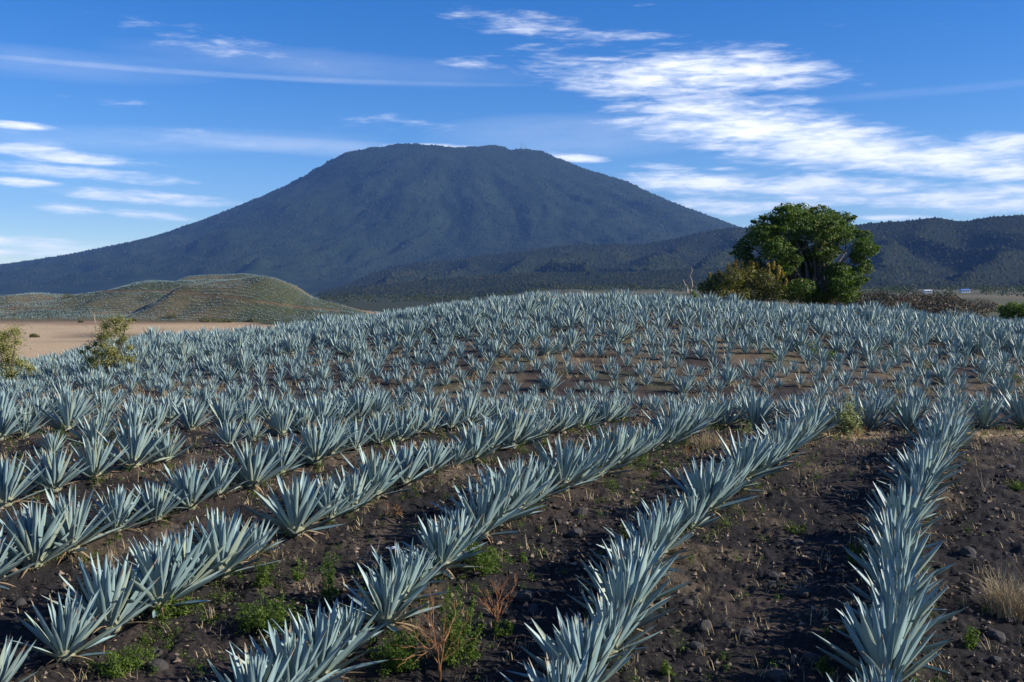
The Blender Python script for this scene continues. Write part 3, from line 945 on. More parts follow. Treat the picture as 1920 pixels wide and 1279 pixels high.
def build_agaves():
    near, hill, names = plant_positions()
    todo = []
    cnt = {}
    for k, x, y, s in near:
        z = float(gfull(x, y)) - .02
        if not in_view(x, y, z, s):
            continue
        cnt[k] = cnt.get(k, 0) + 1
        if k == 99:
            lab = 'blue agave in the crosswise row at the field edge, %s from the left' % ordinal(cnt[k])
        elif k == 0:
            lab = 'blue agave in the row at the far right, %s from the camera' % ordinal(cnt[k])
        else:
            lab = 'blue agave, %s from the camera in the %s row from the right' % (ordinal(cnt[k]), names[k])
        todo.append((y, x, z, s, lab, 'blue agaves in the near rows', False))
    rows = {}
    beside = []
    for r, x, y, s in hill:
        z = float(gfull(x, y)) - .02
        if not in_view(x, y, z, s):
            px = px_of(x, y, z)[0]
            if -260 < px < 2180:
                beside.append((x, y, z, s, x * 7.0))
            continue
        rows.setdefault(r, []).append((x, y, z, s))
    for r in rows:
        for i, (x, y, z, s) in enumerate(sorted(rows[r])):
            lab = 'small blue agave on the far slope, %s row up, %s from the left' % (ordinal(r + 1), ordinal(i + 1))
            todo.append((y, x, z, s, lab, 'blue agaves on the far slope', True))
    todo.sort(key=lambda t: t[0] / t[3])
    print('agaves', len(todo), 'near', sum(1 for t in todo if not t[6]))
    rs = np.random.RandomState(77)
    rest = list(beside)
    nleaf = 0
    for i, (y, x, z, s, lab, grp, on_hill) in enumerate(todo):
        rz = rs.uniform(0, 2 * pi)
        if i >= 300:
            rest.append((x, y, z, s, rz)); continue
        root = thing('agave', lab, 'agave', (x, y, z), rz, grp, s)
        root.rotation_euler = (rs.normal(0, .08), rs.normal(0, .08), rz)
        if y < 20.5:
            obj('core', CORE, root)
            for j, (tilt, az, ln, br, bh) in enumerate(rosette(rs, rs.randint(38, 52), rs.uniform(.84, 1.08))):
                obj('leaf', LEAVES[rs.randint(len(LEAVES))], root, (br * cos(az), br * sin(az), bh), (0, tilt, az),
                    (ln * rs.uniform(.9, 1.1), ln * rs.uniform(.88, 1.12), ln))
                nleaf += 1
            for j in range(rs.randint(3, 8)):
                az = rs.uniform(0, 2 * pi); ln = rs.uniform(.4, .7)
                obj('dry_leaf', DRY[rs.randint(3)], root, (.12 * cos(az), .12 * sin(az), .09), (0, radians(rs.uniform(72, 84)), az), ln)
        else:
            obj('core', CORE, root)
            for j in range(rs.randint(0, 4)):
                az = rs.uniform(0, 2 * pi)
                obj('dry_leaf', DRY[rs.randint(3)], root, (.12 * cos(az), .12 * sin(az), .09), (0, radians(rs.uniform(66, 84)), az), rs.uniform(.5, .8))
            obj('leaf_rosette', ROSETTES[rs.randint(len(ROSETTES))], root, kind='stuff')
    print('leaf objects', nleaf, 'rest', len(rest))
    # the remaining plants of the far slope, joined
    protos = []
    for q in range(6):
        rq = np.random.RandomState(500 + q)
        V, Q, R = [], [], []
        k = 0
        for tilt, az, ln, br, bh in rosette(rq, 33, .98):
            hw = .050
            c = rq.uniform(-.02, .1)
            L_ = np.array([(0, -hw * .6, 0), (0, 0, 0), (0, hw * .6, 0),
                           (-.4 * hw - c * ln * .16, -hw, .4 * ln), (-c * ln * .16, 0, .4 * ln), (-.4 * hw - c * ln * .16, hw, .4 * ln),
                           (-.2 * hw - c * ln * .6, -hw * .55, .78 * ln), (-c * ln * .6, 0, .78 * ln), (-.2 * hw - c * ln * .6, hw * .55, .78 * ln),
                           (-c * ln, 0, ln), (-c * ln, .002, ln)])
            M = Matrix.Rotation(az, 3, 'Z') @ Matrix.Rotation(tilt, 3, 'Y')
            V.append(L_ @ np.array(M).T + np.array([br * cos(az), br * sin(az), bh]))
            F = [(0, 1, 4, 3), (1, 2, 5, 4), (3, 4, 7, 6), (4, 5, 8, 7), (6, 7, 10, 9), (7, 8, 10, 9)]
            F[4] = (6, 7, 9, 9); F[5] = (7, 8, 9, 9)
            Q.append((np.array(F[:4]) + k, np.array([(6, 7, 9), (7, 8, 9)]) + k)); R.append(np.full(11, rq.rand())); k += 11
        protos.append((np.concatenate(V), np.concatenate([a for a, _ in Q]), np.concatenate([b for _, b in Q]), np.concatenate(R)))
    g = Geo()
    for x, y, z, s, rz in rest:
        V, Q, T, R = protos[rs.randint(6)]
        c_, s_ = cos(rz), sin(rz)
        W = V @ np.array([[c_, s_, 0], [-s_, c_, 0], [0, 0, 1]]) * s + np.array([x, y, z])
        g.add(W, T, Q, (R + rs.rand()) % 1.0)
    obj('slope_agaves', g.mesh('slope_agaves', M_AGAVE_FAR, True), kind='stuff',
        label='mass of blue agaves covering the upper part of the far slope', category='agaves')
    return todo
AGAVES = build_agaves()

# ------------------------------------------------------------------ stones, litter, grass
ICO_V = None
def build_stones():
    rs = np.random.RandomState(11)
    # gravel and small clods, nobody could count them
    n = 40000
    y = np.sqrt(rs.uniform(9.5 ** 2, 33 ** 2, n)); x = rs.uniform(-.58, .58, n) * y
    dens = fbm(x * .5, y * .5, 3, 61)
    ok = rs.rand(n) < .55 + .8 * dens
    x, y = x[ok], y[ok]; n = len(x)
    s = np.clip(rs.lognormal(-3.65, .5, n), .012, .065)
    z = gfull(x, y) + .004
    base = np.array([(1, 0, 0), (0, 1, 0), (-1, 0, 0), (0, -1, 0), (0, 0, .75), (0, 0, -.6)], float)
    V = base[None] * rs.uniform(.6, 1.25, (n, 6, 1)) + rs.uniform(-.22, .22, (n, 6, 3))
    a = rs.uniform(0, 2 * pi, n); ca, sa = np.cos(a), np.sin(a)
    X = V[..., 0] * ca[:, None] - V[..., 1] * sa[:, None]; Y = V[..., 0] * sa[:, None] + V[..., 1] * ca[:, None]
    V = np.stack([X, Y, V[..., 2]], -1) * s[:, None, None] + np.stack([x, y, z + .25 * s], -1)[:, None]
    T = np.array([(0, 1, 4), (1, 2, 4), (2, 3, 4), (3, 0, 4), (1, 0, 5), (2, 1, 5), (3, 2, 5), (0, 3, 5)])
    F = (np.arange(n)[:, None, None] * 6 + T[None]).reshape(-1, 3)
    pal = np.array([(.035, .031, .030), (.055, .046, .040), (.085, .068, .055), (.15, .115, .085), (.26, .20, .145)])
    c = pal[rs.choice(5, n, p=[.22, .20, .20, .22, .16])] * rs.uniform(.8, 1.2, (n, 1))
    obj('gravel', mk('gravel', V.reshape(-1, 3), F, False, np.repeat(c, 6, 0), mat=vcol_material('gravel', 30, .25)), kind='stuff',
        label='dark gravel and clods strewn over the soil between the rows', category='gravel')
    # stones big enough to pick out
    import bmesh
    shapes = []
    for q in range(6):
        bm = bmesh.new(); bmesh.ops.create_icosphere(bm, subdivisions=2, radius=1)
        rq = np.random.RandomState(900 + q)
        dirs = rq.normal(size=(9, 3)); dirs /= np.linalg.norm(dirs, axis=1)[:, None]
        for v in bm.verts:
            p = np.array(v.co)
            for d in dirs:                        # broken faces: cut the ball with planes
                h = p @ d - .72
                if h > 0: p = p - d * h * .9
            v.co = p * np.array((1.15, .95, .75)) + rq.uniform(-.03, .03, 3)
        me = bpy.data.meshes.new('stone'); bm.to_mesh(me); bm.free(); me.materials.append(M_STONE)
        shapes.append(me)
    spots = [(1087, 965, .14), (1045, 985, .12), (1205, 962, .12), (1080, 1008, .14), (985, 1128, .17), (1000, 1145, .12), (697, 1062, .15),
             (1495, 1022, .10), (1400, 1195, .13), (1362, 1180, .09), (1320, 1180, .12), (1305, 1222, .10), (1515, 1075, .10), (1815, 1045, .14),
             (1868, 1195, .12), (545, 990, .10), (690, 1100, .10), (1160, 915, .09), (1240, 930, .10), (1450, 1105, .10), (1290, 1140, .09)]
    def near_agave(p):
        return min((p.x - a[1]) ** 2 + (p.y - a[0]) ** 2 for a in AGAVES[:260]) < .5 ** 2
    for i in range(400):
        if len(spots) > 75: break
        px, py = rs.uniform(20, 1900), rs.uniform(840, 1270)
        p = hit(px, py, 7, 40)
        if p is None or near_agave(p): continue
        spots.append((px, py, float(np.clip(rs.lognormal(-2.65, .3), .05, .13))))
    gap = {}
    for px, py, s in sorted(spots, key=lambda t: -t[1]):
        p = hit(px, py, 7, 40)
        o = obj('stone', shapes[rs.randint(6)], None, (p.x, p.y, p.z + .18 * s), (rs.uniform(-.3, .3), rs.uniform(-.3, .3), rs.uniform(0, 6)), s * rs.uniform(.8, 1.1))
        k = sum(1 for q in range(len(ROW_X0)) if row_x(q, p.y) > p.x)
        gap[k] = gap.get(k, 0) + 1
        nm = ['', 'far right', 'second', 'third', 'fourth', 'fifth', 'sixth', 'seventh', 'eighth', 'ninth', 'tenth', 'eleventh', 'twelfth', 'thirteenth', 'fourteenth', 'last']
        o['label'] = ('dark stone, %s from the camera, left of the %s row%s' % (ordinal(gap[k]), nm[k], '' if k == 1 else ' from the right')) if k else \
            'dark stone, %s from the camera, right of the far right row' % ordinal(gap[k])
        o['category'] = 'stone'; o['group'] = 'dark stones on the soil'
    o = None
build_stones()

def blades(P, n, h, lean, width, rs, mat, name, zbase=None):
    """tufts of thin bent blades at the points P"""
    m = len(P)
    N_ = m * n
    base = np.repeat(P, n, 0) + np.concatenate([rs.normal(0, .05, (N_, 2)), np.zeros((N_, 1))], 1)
    a = rs.uniform(0, 2 * pi, N_); ln = h * rs.uniform(.4, 1.15, N_) * np.repeat(rs.uniform(.6, 1.3, m), n); l = lean * rs.uniform(.2, 1.4, N_)
    d = np.stack([np.cos(a), np.sin(a)], -1)
    w = np.stack([-np.sin(a), np.cos(a), 0 * a], -1) * width
    mid = base + np.concatenate([d * (ln * np.sin(l) * .42)[:, None], (ln * np.cos(l * .6) * .55)[:, None]], 1)
    tip = base + np.concatenate([d * (ln * np.sin(l))[:, None], (ln * np.cos(l))[:, None]], 1)
    V = np.stack([base - w, base + w, mid + w * .8, mid - w * .8, tip], 1).reshape(-1, 3)
    k = np.arange(N_)[:, None] * 5
    return mk(name, V, [k + np.array([[3, 2, 4]]), k + np.array([[0, 1, 2, 3]])], False, rnd=np.repeat(rs.rand(N_), 5), mat=mat)

def build_ground_cover():
    rs = np.random.RandomState(21)
    # straw lying about and dry tufts under the plants
    pts = []
    for y, x, z, s, *_ in AGAVES[:300]:
        for _k in range(rs.randint(1, 4)):
            a = rs.uniform(0, 2 * pi); r = rs.uniform(.2, .75)
            pts.append((x + r * cos(a), y + r * sin(a)))
    P = np.array(pts); P = np.column_stack([P, gfull(P[:, 0], P[:, 1])])
    obj('dry_litter', blades(P, 8, .20, 1.5, .005, rs, M_STRAW, 'dry_litter'), kind='stuff', label='dry straw and dead leaf litter under the near agaves', category='litter')
    n = 4200
    y = np.sqrt(rs.uniform(35 ** 2, 66 ** 2, n)); x = rs.uniform(-.58, .58, n) * y
    ok = fbm(x * .35, y * .35, 3, 63) > -.12 + .3 * sstep(46, 60, y)
    x, y = x[ok], y[ok]
    obj('slope_dry_grass', blades(np.column_stack([x, y, gfull(x, y)]), 9, .36, .8, .008, rs, M_STRAW, 'slope_dry_grass'), kind='stuff',
        label='dry straw-coloured grass between the agaves on the far slope', category='grass')
    n = 900
    y = np.sqrt(rs.uniform(10 ** 2, 32 ** 2, n)); x = rs.uniform(-.58, .58, n) * y
    obj('dry_grass', blades(np.column_stack([x, y, gfull(x, y)]), 10, .20, .9, .004, rs, M_STRAW, 'dry_grass'), kind='stuff',
        label='sparse dry grass tufts on the soil of the near rows', category='grass')
    n = 1100
    y = np.sqrt(rs.uniform(9.8 ** 2, 30 ** 2, n)); x = rs.uniform(-.58, .58, n) * y
    obj('loose_straw', blades(np.column_stack([x, y, gfull(x, y) + .01]), 2, .22, 1.45, .005, rs, M_STRAW, 'loose_straw'), kind='stuff',
        label='loose straw lying on the dark soil between the near rows', category='straw')
    # strip of dry grass along the edge of the field
    n = 380
    x = rs.uniform(6, 20, n); y = 25.7 + rs.normal(0, .5, n)
    obj('edge_dry_grass', blades(np.column_stack([x, y, gfull(x, y)]), 9, .16, 1.1, .006, rs, M_STRAW, 'edge_dry_grass'), kind='stuff',
        label='strip of pale dry grass at the far edge of the near rows', category='grass')
build_ground_cover()

# ------------------------------------------------------------------ leafy plants
def leaves_in(lobes, n, size, rs, fuzzy=False, shell=.55, up=.25):
    """n small kite-shaped leaves spread through ellipsoids (x, y, z, rx, ry, rz), denser towards their skin"""
    lob = np.array(lobes, float)
    vol = (lob[:, 3] * lob[:, 4] * lob[:, 5]) ** .75
    k = rs.choice(len(lob), n, p=vol / vol.sum())
    d = rs.normal(size=(n, 3)); d /= np.linalg.norm(d, axis=1)[:, None]
    r = shell + (1.06 - shell) * rs.rand(n) ** .7
    if fuzzy:
        r = np.abs(rs.normal(0, .72, n))
    p = lob[k, :3] + d * r[:, None] * lob[k, 3:6]
    nrm = d * .6 + rs.normal(0, .55, (n, 3)); nrm[:, 2] += up
    nrm /= np.linalg.norm(nrm, axis=1)[:, None]
    t = np.cross(nrm, rs.normal(size=(n, 3))); t /= np.linalg.norm(t, axis=1)[:, None] + 1e-9
    b = np.cross(nrm, t)
    s = size * rs.uniform(.6, 1.35, n)[:, None]
    V = np.stack([p - t * s, p + b * s * .5 + nrm * s * .12, p + t * s, p - b * s * .5 + nrm * s * .12], 1).reshape(-1, 3)
    rnd = np.repeat((rs.rand(n) * .62 + .38 * rs.rand(len(lob))[k]), 4)
    return V, np.arange(4 * n).reshape(-1, 4), rnd

def branch_path(a, b, rs, sag=.1, n=5):
    a = Vector(a); b = Vector(b); L_ = (b - a).length
    pts = []
    for i in range(n + 1):
        t = i / n
        p = a.lerp(b, t)
        p.z += L_ * sag * sin(pi * t)
        if 0 < i < n:
            p += Vector(rs.normal(0, .035 * L_, 3))
        pts.append(p)
    return pts

def at(px, py, y):
    d = ray(px, py); t = y / d[1]
    return np.array((d[0] * t, y, ZC + d[2] * t))

def px_lobes(lst, y, o, rs, depth=1.0, squash=.85):
    """lobes measured on the photo at distance y become ellipsoids about the plant's base"""
    out = []
    for px, py, r in lst:
        p = at(px, py, y) - np.array(o)
        R = r * y / FPX
        out.append((p[0], p[1] + rs.uniform(-1, 1) * depth, p[2], R * rs.uniform(.95, 1.15), R * rs.uniform(.95, 1.2), R * squash))
    return out

def build_big_tree():
    rs = np.random.RandomState(31)
    Y = 76.0
    x = (1520 - 960) / FPX * Y
    z = float(gz(x, Y))
    root = thing('broadleaf_tree', 'large dark green broadleaf tree standing behind the hilltop agaves on the right', 'tree', (x, Y, z))
    L_ = [(1468, 402, 24), (1515, 397, 26), (1552, 400, 24), (1440, 420, 26), (1585, 412, 22), (1418, 440, 26), (1480, 430, 32), (1530, 432, 34),
          (1575, 438, 28), (1612, 432, 17), (1630, 442, 14), (1400, 462, 20), (1392, 478, 18), (1440, 468, 30), (1500, 466, 26), (1560, 470, 26),
          (1605, 465, 22), (1625, 470, 16), (1420, 496, 22), (1455, 505, 22), (1610, 490, 13), (1545, 500, 24), (1575, 508, 20), (1500, 515, 17),
          (1600, 510, 16), (1625, 503, 14), (1560, 530, 24), (1585, 545, 18), (1530, 545, 20), (1470, 535, 16), (1598, 480, 14), (1490, 485, 26), (1530, 490, 24), (1480, 520, 22), (1515, 535, 24), (1550, 550, 24), (1500, 552, 22), (1590, 528, 18), (1450, 440, 30), (1550, 420, 28), (1500, 415, 28), (1470, 490, 24), (1520, 505, 24), (1560, 512, 24), (1485, 540, 22), (1525, 555, 22), (1570, 552, 22), (1455, 548, 18), (1540, 475, 26)]
    lobes = px_lobes(L_, Y, (x, Y, z), rs, 2.2, .8)
    lobes = [l[:1] + ((l[1] - 1.3,) if i >= 41 else (l[1],)) + l[2:] for i, l in enumerate(lobes)]
    # a second layer of smaller sprays gives the crown its broken outline
    extra = []
    for lx, ly, lz, a, b, c in lobes:
        for _ in range(8):
            d = rs.normal(size=3); d /= np.linalg.norm(d); d[2] = abs(d[2]) * .8 - .15
            e = rs.uniform(.95, 1.3); extra.append((lx + d[0] * a * e, ly + d[1] * b * e, lz + d[2] * c * e, a * .30, b * .30, c * .17))
    V, Q, R = leaves_in(lobes, 52000, .092, rs, shell=.35)
    V2, Q2, R2 = leaves_in(extra, 40000, .08, rs, shell=.1)
    obj('crown', mk('tree_crown', np.concatenate([V, V2]), np.concatenate([Q, Q2 + len(V)]), False, rnd=np.concatenate([R, R2]), mat=M_TREE), root)
    g = Geo()
    fork = [Vector((-.25, 0, .9)), Vector((.35, .2, 1.0)), Vector((.05, -.3, 1.2)), Vector((.7, -.1, .8))]
    for f in fork:
        tube(g, [(f.x * .25, f.y * .25, -.3), f * .5 + Vector((0, 0, .1)), f], [.20, .17, .12], 8)
    obj('trunk', g.mesh('tree_trunk', M_BARK, True), root)
    for i, l in enumerate(lobes):
        g = Geo()
        f = min(fork, key=lambda q: (q - Vector(l[:3])).length + rs.uniform(0, 1))
        e = Vector(l[:3])
        pts = branch_path(f, e, rs, .08, 6)
        r0 = .035 + .012 * (e - f).length
        tube(g, pts, [max(.02, r0 * 1.2 * (1 - k / 7.5)) for k in range(7)], 6)
        lo = obj('limb', g.mesh('limb', M_BARK, True), root)
        g = Geo()
        for _ in range(3):
            q = pts[rs.randint(3, 6)]; d = Vector(rs.normal(0, .5, 3))
            tube(g, branch_path(q, q + d * l[3] * 1.1 + Vector((0, 0, .3)), rs, .05, 3), [.035, .028, .02, .012], 4)
        obj('twigs', g.mesh('twigs', M_BARK, True), lo)
build_big_tree()

def bushy(name, label, cat, lst, Y, mat, n, size, seed, base_px, plume=None, stems=5, depth=.7, group=None, fuzzy=False):
    rs = np.random.RandomState(seed)
    x = (base_px - 960) / FPX * Y
    z = float(gz(x, Y))
    root = thing(name, label, cat, (x, Y, z), 0, group)
    lobes = px_lobes(lst, Y, (x, Y, z), rs, depth, .9)
    V, Q, R = leaves_in(lobes, n, size, rs, fuzzy=fuzzy, shell=.35)
    obj('foliage', mk('foliage', V, Q, False, rnd=R, mat=mat), root)
    if plume:
        pl = [(a, b, c, r1 * .45, r2 * .45, r3 * 1.3) for a, b, c, r1, r2, r3 in px_lobes(plume, Y, (x, Y, z), rs, depth, 1.0)]
        pl += [(a + rs.uniform(-.5, .5), b + rs.uniform(-.5, .5), c + rs.uniform(-.35, .25), r1 * .8, r2 * .8, r3 * .8) for a, b, c, r1, r2, r3 in pl]
        V, Q, R = leaves_in(pl, int(n * .4), size * .8, rs, shell=.1)
        obj('flower_plumes', mk('flower_plumes', V, Q, False, rnd=R, mat=M_PLUME), root)
    g = Geo()
    for i in range(stems):
        l = lobes[rs.randint(len(lobes))]
        tube(g, branch_path((rs.uniform(-.12, .12), rs.uniform(-.1, .1), -.12), l[:3], rs, .06, 4), [.036, .030, .024, .018, .009], 5)
    obj('stems', g.mesh('stems', M_BARK, True), root)
    return root

bushy('tall_bush', 'dark bush with yellow-brown flower plumes left of the big tree', 'bush',
      [(1325, 540, 16), (1345, 530, 20), (1370, 522, 22), (1400, 520, 24), (1430, 525, 24), (1350, 550, 22), (1385, 548, 24), (1420, 550, 24), (1455, 548, 22), (1490, 552, 20)],
      73.0, M_TALLBUSH, 12000, .085, 51, 1400,
      [(1352, 512, 6), (1365, 502, 7), (1380, 498, 8), (1395, 497, 7), (1410, 496, 8), (1425, 499, 7), (1440, 503, 8), (1340, 522, 6), (1390, 508, 9), (1455, 508, 8), (1462, 518, 7), (1470, 528, 6)], 9, 1.0)
bushy('round_bush', 'bright green rounded bush at the right edge beyond the hilltop', 'bush',
      [(1885, 582, 11), (1900, 578, 14), (1918, 580, 16), (1905, 592, 14), (1890, 594, 10), (1935, 585, 16)], 72.0, M_WEED, 4200, .075, 52, 1905)
bushy('olive_tree', 'small olive-green thorn tree among the agaves on the left', 'tree',
      [(212, 603, 13), (228, 600, 10), (195, 612, 13), (222, 618, 14), (205, 628, 14), (188, 632, 11), (236, 612, 9), (178, 645, 9), (196, 648, 10), (220, 642, 9),
       (165, 652, 8), (238, 652, 8), (205, 676, 9), (220, 672, 9), (190, 665, 10), (212, 655, 12), (230, 635, 11), (175, 660, 9), (150, 660, 7), (245, 600, 6), (205, 688, 14), (186, 682, 13), (224, 684, 13), (242, 674, 10), (168, 676, 11), (205, 662, 14)], 52.0, M_OLIVE, 17000, .040, 53, 205, stems=9, depth=.35, fuzzy=True)
bushy('olive_shrub', 'pale olive shrub cut off by the left edge of the picture', 'shrub',
      [(5, 630, 18), (28, 622, 14), (-10, 650, 20), (18, 652, 18), (36, 640, 10), (8, 676, 20), (35, 682, 14), (60, 690, 12), (-15, 690, 20), (25, 700, 16)], 48.0, M_OLIVE, 13000, .040, 54, 15, stems=10, depth=.4, fuzzy=True)

def weed(name, label, px, py, h_px, w_px, n, mat=M_WEED, size=.017, seed=0, cat='weed', stems=7, tall=False):
    """leafy weed: upright stems carrying small leaves"""
    rs = np.random.RandomState(seed + 1000)
    p = hit(px, py, 7, 90)
    k = p.y / FPX
    H, W = h_px * k, w_px * k * .5
    root = thing(name, label, cat, (p.x, p.y, p.z - .01))
    g = Geo(); lobes = []
    for i in range(stems):
        a = rs.uniform(0, 2 * pi); r = W * math.sqrt(rs.rand()) * .85
        hh = H * rs.uniform(.55, 1.05) * (1 - .45 * r / max(W, .01))
        b = Vector((r * .45 * cos(a), r * .45 * sin(a), -.02)); t = Vector((r * cos(a), r * sin(a), hh))
        pts = branch_path(b, t, rs, .02, 4)
        tube(g, pts, [.007, .006, .005, .004, .002], 4)
        for q in range(1, 5):
            rr = (W * .22 + .02) * (1.2 - .18 * q)
            lobes.append((pts[q].x + rs.normal(0, rr * .5), pts[q].y + rs.normal(0, rr * .5), max(pts[q].z, .03), rr, rr, hh * .12 + .01))
    obj('stems', g.mesh('weed_stems', M_STEM), root)
    V, Q, R = leaves_in(lobes, int(n * 1.8), size, rs, fuzzy=True, up=.6)
    V[:, 2] = np.maximum(V[:, 2], .004)
    obj('leaves', mk('weed_leaves', V, Q, False, rnd=R, mat=mat), root)

for i, (nm, lab, px, py, h, w, n, kw) in enumerate([
    ('leafy_weed', 'broad low green weed patch between the third and fourth rows', 505, 1178, 78, 150, 2600, {'stems': 22}),
    ('leafy_weed', 'slender tall green weed left of the third agave row', 622, 1128, 130, 52, 900, {'stems': 7}),
    ('leafy_weed', 'bright green upright weed beside the fourth row agaves', 492, 1108, 66, 40, 700, {'stems': 6}),
    ('leafy_weed', 'small green weed in the shade left of the slender tall weed', 562, 1090, 46, 32, 420, {'stems': 5}),
    ('leafy_weed', 'dense round green weed at the foot of the third row, bottom of picture', 752, 1252, 85, 125, 3000, {'stems': 20}),
    ('leafy_weed', 'tall bushy green weed right of the third row near the bottom', 858, 1248, 165, 100, 3400, {'stems': 18}),
    ('leafy_weed', 'green weed thicket under the third row agaves', 918, 1072, 68, 110, 2200, {'stems': 18}),
    ('leafy_weed', 'yellow-green weed climbing among third row agaves', 985, 965, 50, 70, 900, {'stems': 9}),
    ('leafy_weed', 'green weed beside the rusty dry stalk', 945, 1195, 40, 50, 600, {'stems': 6}),
    ('leafy_weed', 'small green weed on bare soil right of the third row', 984, 1055, 30, 24, 260, {'stems': 4}),
    ('leafy_weed', 'dark green weed tuft left of the second row', 1165, 1030, 45, 50, 600, {'stems': 7}),
    ('leafy_weed', 'little green weed right of the second row at the bottom', 1255, 1262, 42, 40, 420, {'stems': 5}),
    ('leafy_weed', 'upright dark green weed on soil left of the far right row', 1606, 1060, 62, 46, 700, {'stems': 6}),
    ('leafy_weed', 'low green weed on soil at the bottom between the right rows', 1542, 1262, 46, 40, 420, {'stems': 5}),
    ('leafy_weed', 'small yellow-green weed right of the second row', 1490, 1000, 32, 40, 320, {'stems': 5}),
    ('leafy_weed', 'green weed right of the far right row below the dry grass', 1818, 1218, 60, 40, 560, {'stems': 5}),
    ('leafy_weed', 'bright green low weed at the right edge of the soil', 1905, 916, 26, 46, 420, {'stems': 7}),
    ('leafy_weed', 'green weed at the foot of the bottom left agaves', 235, 1262, 60, 130, 1900, {'stems': 16}),
    ('leafy_weed', 'green weed under the fourth row agaves on the left', 320, 1165, 45, 100, 1200, {'stems': 12}),
    ('leafy_weed', 'yellow-green weed under a left agave', 112, 828, 34, 42, 420, {'stems': 6}),
    ('leafy_weed', 'small bright green weed in front of left agaves', 182, 1025, 26, 20, 220, {'stems': 4}),
    ('leafy_weed', 'bright green weed clump high on the far slope', 1022, 612, 20, 26, 420, {'stems': 6, 'size': .035}),
    ('leafy_weed', 'light green sprig standing up on the right hilltop', 1820, 596, 24, 12, 220, {'stems': 3, 'size': .05}),
    ('leafy_weed', 'light green sprig beside the pointed hilltop agave', 1790, 598, 14, 16, 200, {'stems': 4, 'size': .05}),
    ('pale_weed', 'tall pale yellow-green weed at the end of the second row', 1588, 818, 78, 66, 2200, {'stems': 14, 'mat': M_PALEWEED, 'size': .030}),
    ('pale_weed', 'small pale weed at the field edge left of the second row end', 1398, 815, 28, 34, 420, {'stems': 6, 'mat': M_PALEWEED}),
    ('pale_weed', 'pale grey-green weed at the left edge of the picture', 18, 925, 72, 62, 1500, {'stems': 12, 'mat': M_PALEWEED}),
    ('pale_weed', 'thin yellow-green weed among the left agaves', 345, 765, 44, 34, 520, {'stems': 6, 'mat': M_PALEWEED}),
    ]):
    weed(nm, lab, px, py, h, w, n, seed=i, **kw)

def dry_weed(label, px, py, h_px, seed, spread=.5, mat=M_RUST, name='dry_weed', r0=.012, forks=3):
    rs = np.random.RandomState(seed)
    p = hit(px, py, 7, 90)
    H = h_px * p.y / FPX
    root = thing(name, label, 'dry weed', (p.x, p.y, p.z - .02))
    g = Geo()
    def grow(a, d, ln, r, lev):
        b = a + d * ln
        pts = branch_path(a, b, rs, .0, 3)
        tube(g, pts, [r, r * .85, r * .7, r * .55], 5, rs.rand())
        if lev == 0: return
        for _ in range(forks):
            nd_ = (d + Vector(rs.normal(0, spread, 3)) + Vector((0, 0, .15))).normalized()
            grow(pts[rs.randint(1, 4)], nd_, ln * rs.uniform(.5, .8), r * .6, lev - 1)
    for k in range(3):
        grow(Vector((0, 0, 0)), (Vector((rs.normal(0, .28), rs.normal(0, .28), 1))).normalized(), H * .45, r0, 3)
    obj('stalks', g.mesh('stalks', mat), root)
dry_weed('rusty brown dry branching weed at the bottom right of the third row', 826, 1278, 190, 61)
dry_weed('rusty brown dry weed standing right of the tall bushy green weed', 932, 1180, 115, 62, .4)
dry_weed('thin brown dry weed among the left soil', 222, 1075, 60, 63, .4, M_TWIG, r0=.006)
dry_weed('orange-brown dry weed left of the crosswise row agaves', 1610, 824, 36, 64, .5, r0=.008)
dry_weed('brown dry brush heap between the third and fourth rows', 740, 972, 44, 65, .9, M_RUST, r0=.008)
dry_weed('uprooted pale stump with thin dead shoots on the soil', 697, 1068, 60, 66, .4, M_TWIG, r0=.009)
dry_weed('thin brown stalk right of the far right row', 1846, 925, 60, 67, .12, M_TWIG, r0=.006, forks=1)
dry_weed('orange dry weed under a fifth row agave', 573, 868, 28, 68, .7, r0=.007)
dry_weed('brown dry brush under the far right row', 1290, 862, 36, 69, .7, M_RUST, r0=.006)

def grass_clump(label, px, py, h_px, w_px, seed):
    rs = np.random.RandomState(seed)
    p = hit(px, py, 7, 60); k = p.y / FPX
    P = np.column_stack([rs.normal(0, w_px * k * .22, (40, 2)), np.zeros(40)])
    o = obj('dry_grass_clump', blades(P, 22, h_px * k, .75, .003, rs, M_STRAW, 'dry_grass_clump'), None, (p.x, p.y, p.z))
    o['label'] = label; o['category'] = 'grass clump'
grass_clump('golden dry grass clump at the right edge of the soil', 1895, 1155, 88, 110, 71)
grass_clump('straw-coloured grass tuft left of the second row end', 1330, 840, 30, 70, 72)

def dead_snag(name, label, px, Y, tips, seed, r0, base_py=None):
    rs = np.random.RandomState(seed)
    x = (px - 960) / FPX * Y; z = float(gz(x, Y))
    root = thing(name, label, 'dead tree', (x, Y, z))
    g = Geo()
    hub = None
    for tx, ty, jx, jy in tips:
        j = Vector(at(jx, jy, Y) - np.array((x, Y, z))); t = Vector(at(tx, ty, Y) - np.array((x, Y, z)))
        t.y += rs.uniform(-.2, .2)
        tube(g, branch_path((0, 0, -.2), j, rs, 0, 3), [r0, r0 * .9, r0 * .8, r0 * .7], 6)
        tube(g, branch_path(j, t, rs, .02, 5), [r0 * .7, r0 * .6, r0 * .5, r0 * .4, r0 * .3, r0 * .2], 6)
    obj('branches', g.mesh('branches', M_TWIG, True), root)
    return root, (x, Y, z)
r_, o_ = dead_snag('dead_snag', 'bare pale dead snag left of the dark bush on the hilltop', 1294, 68.0,
                   [(1295, 500, 1296, 542), (1281, 524, 1290, 542), (1287, 527, 1288, 538)], 81, .07)
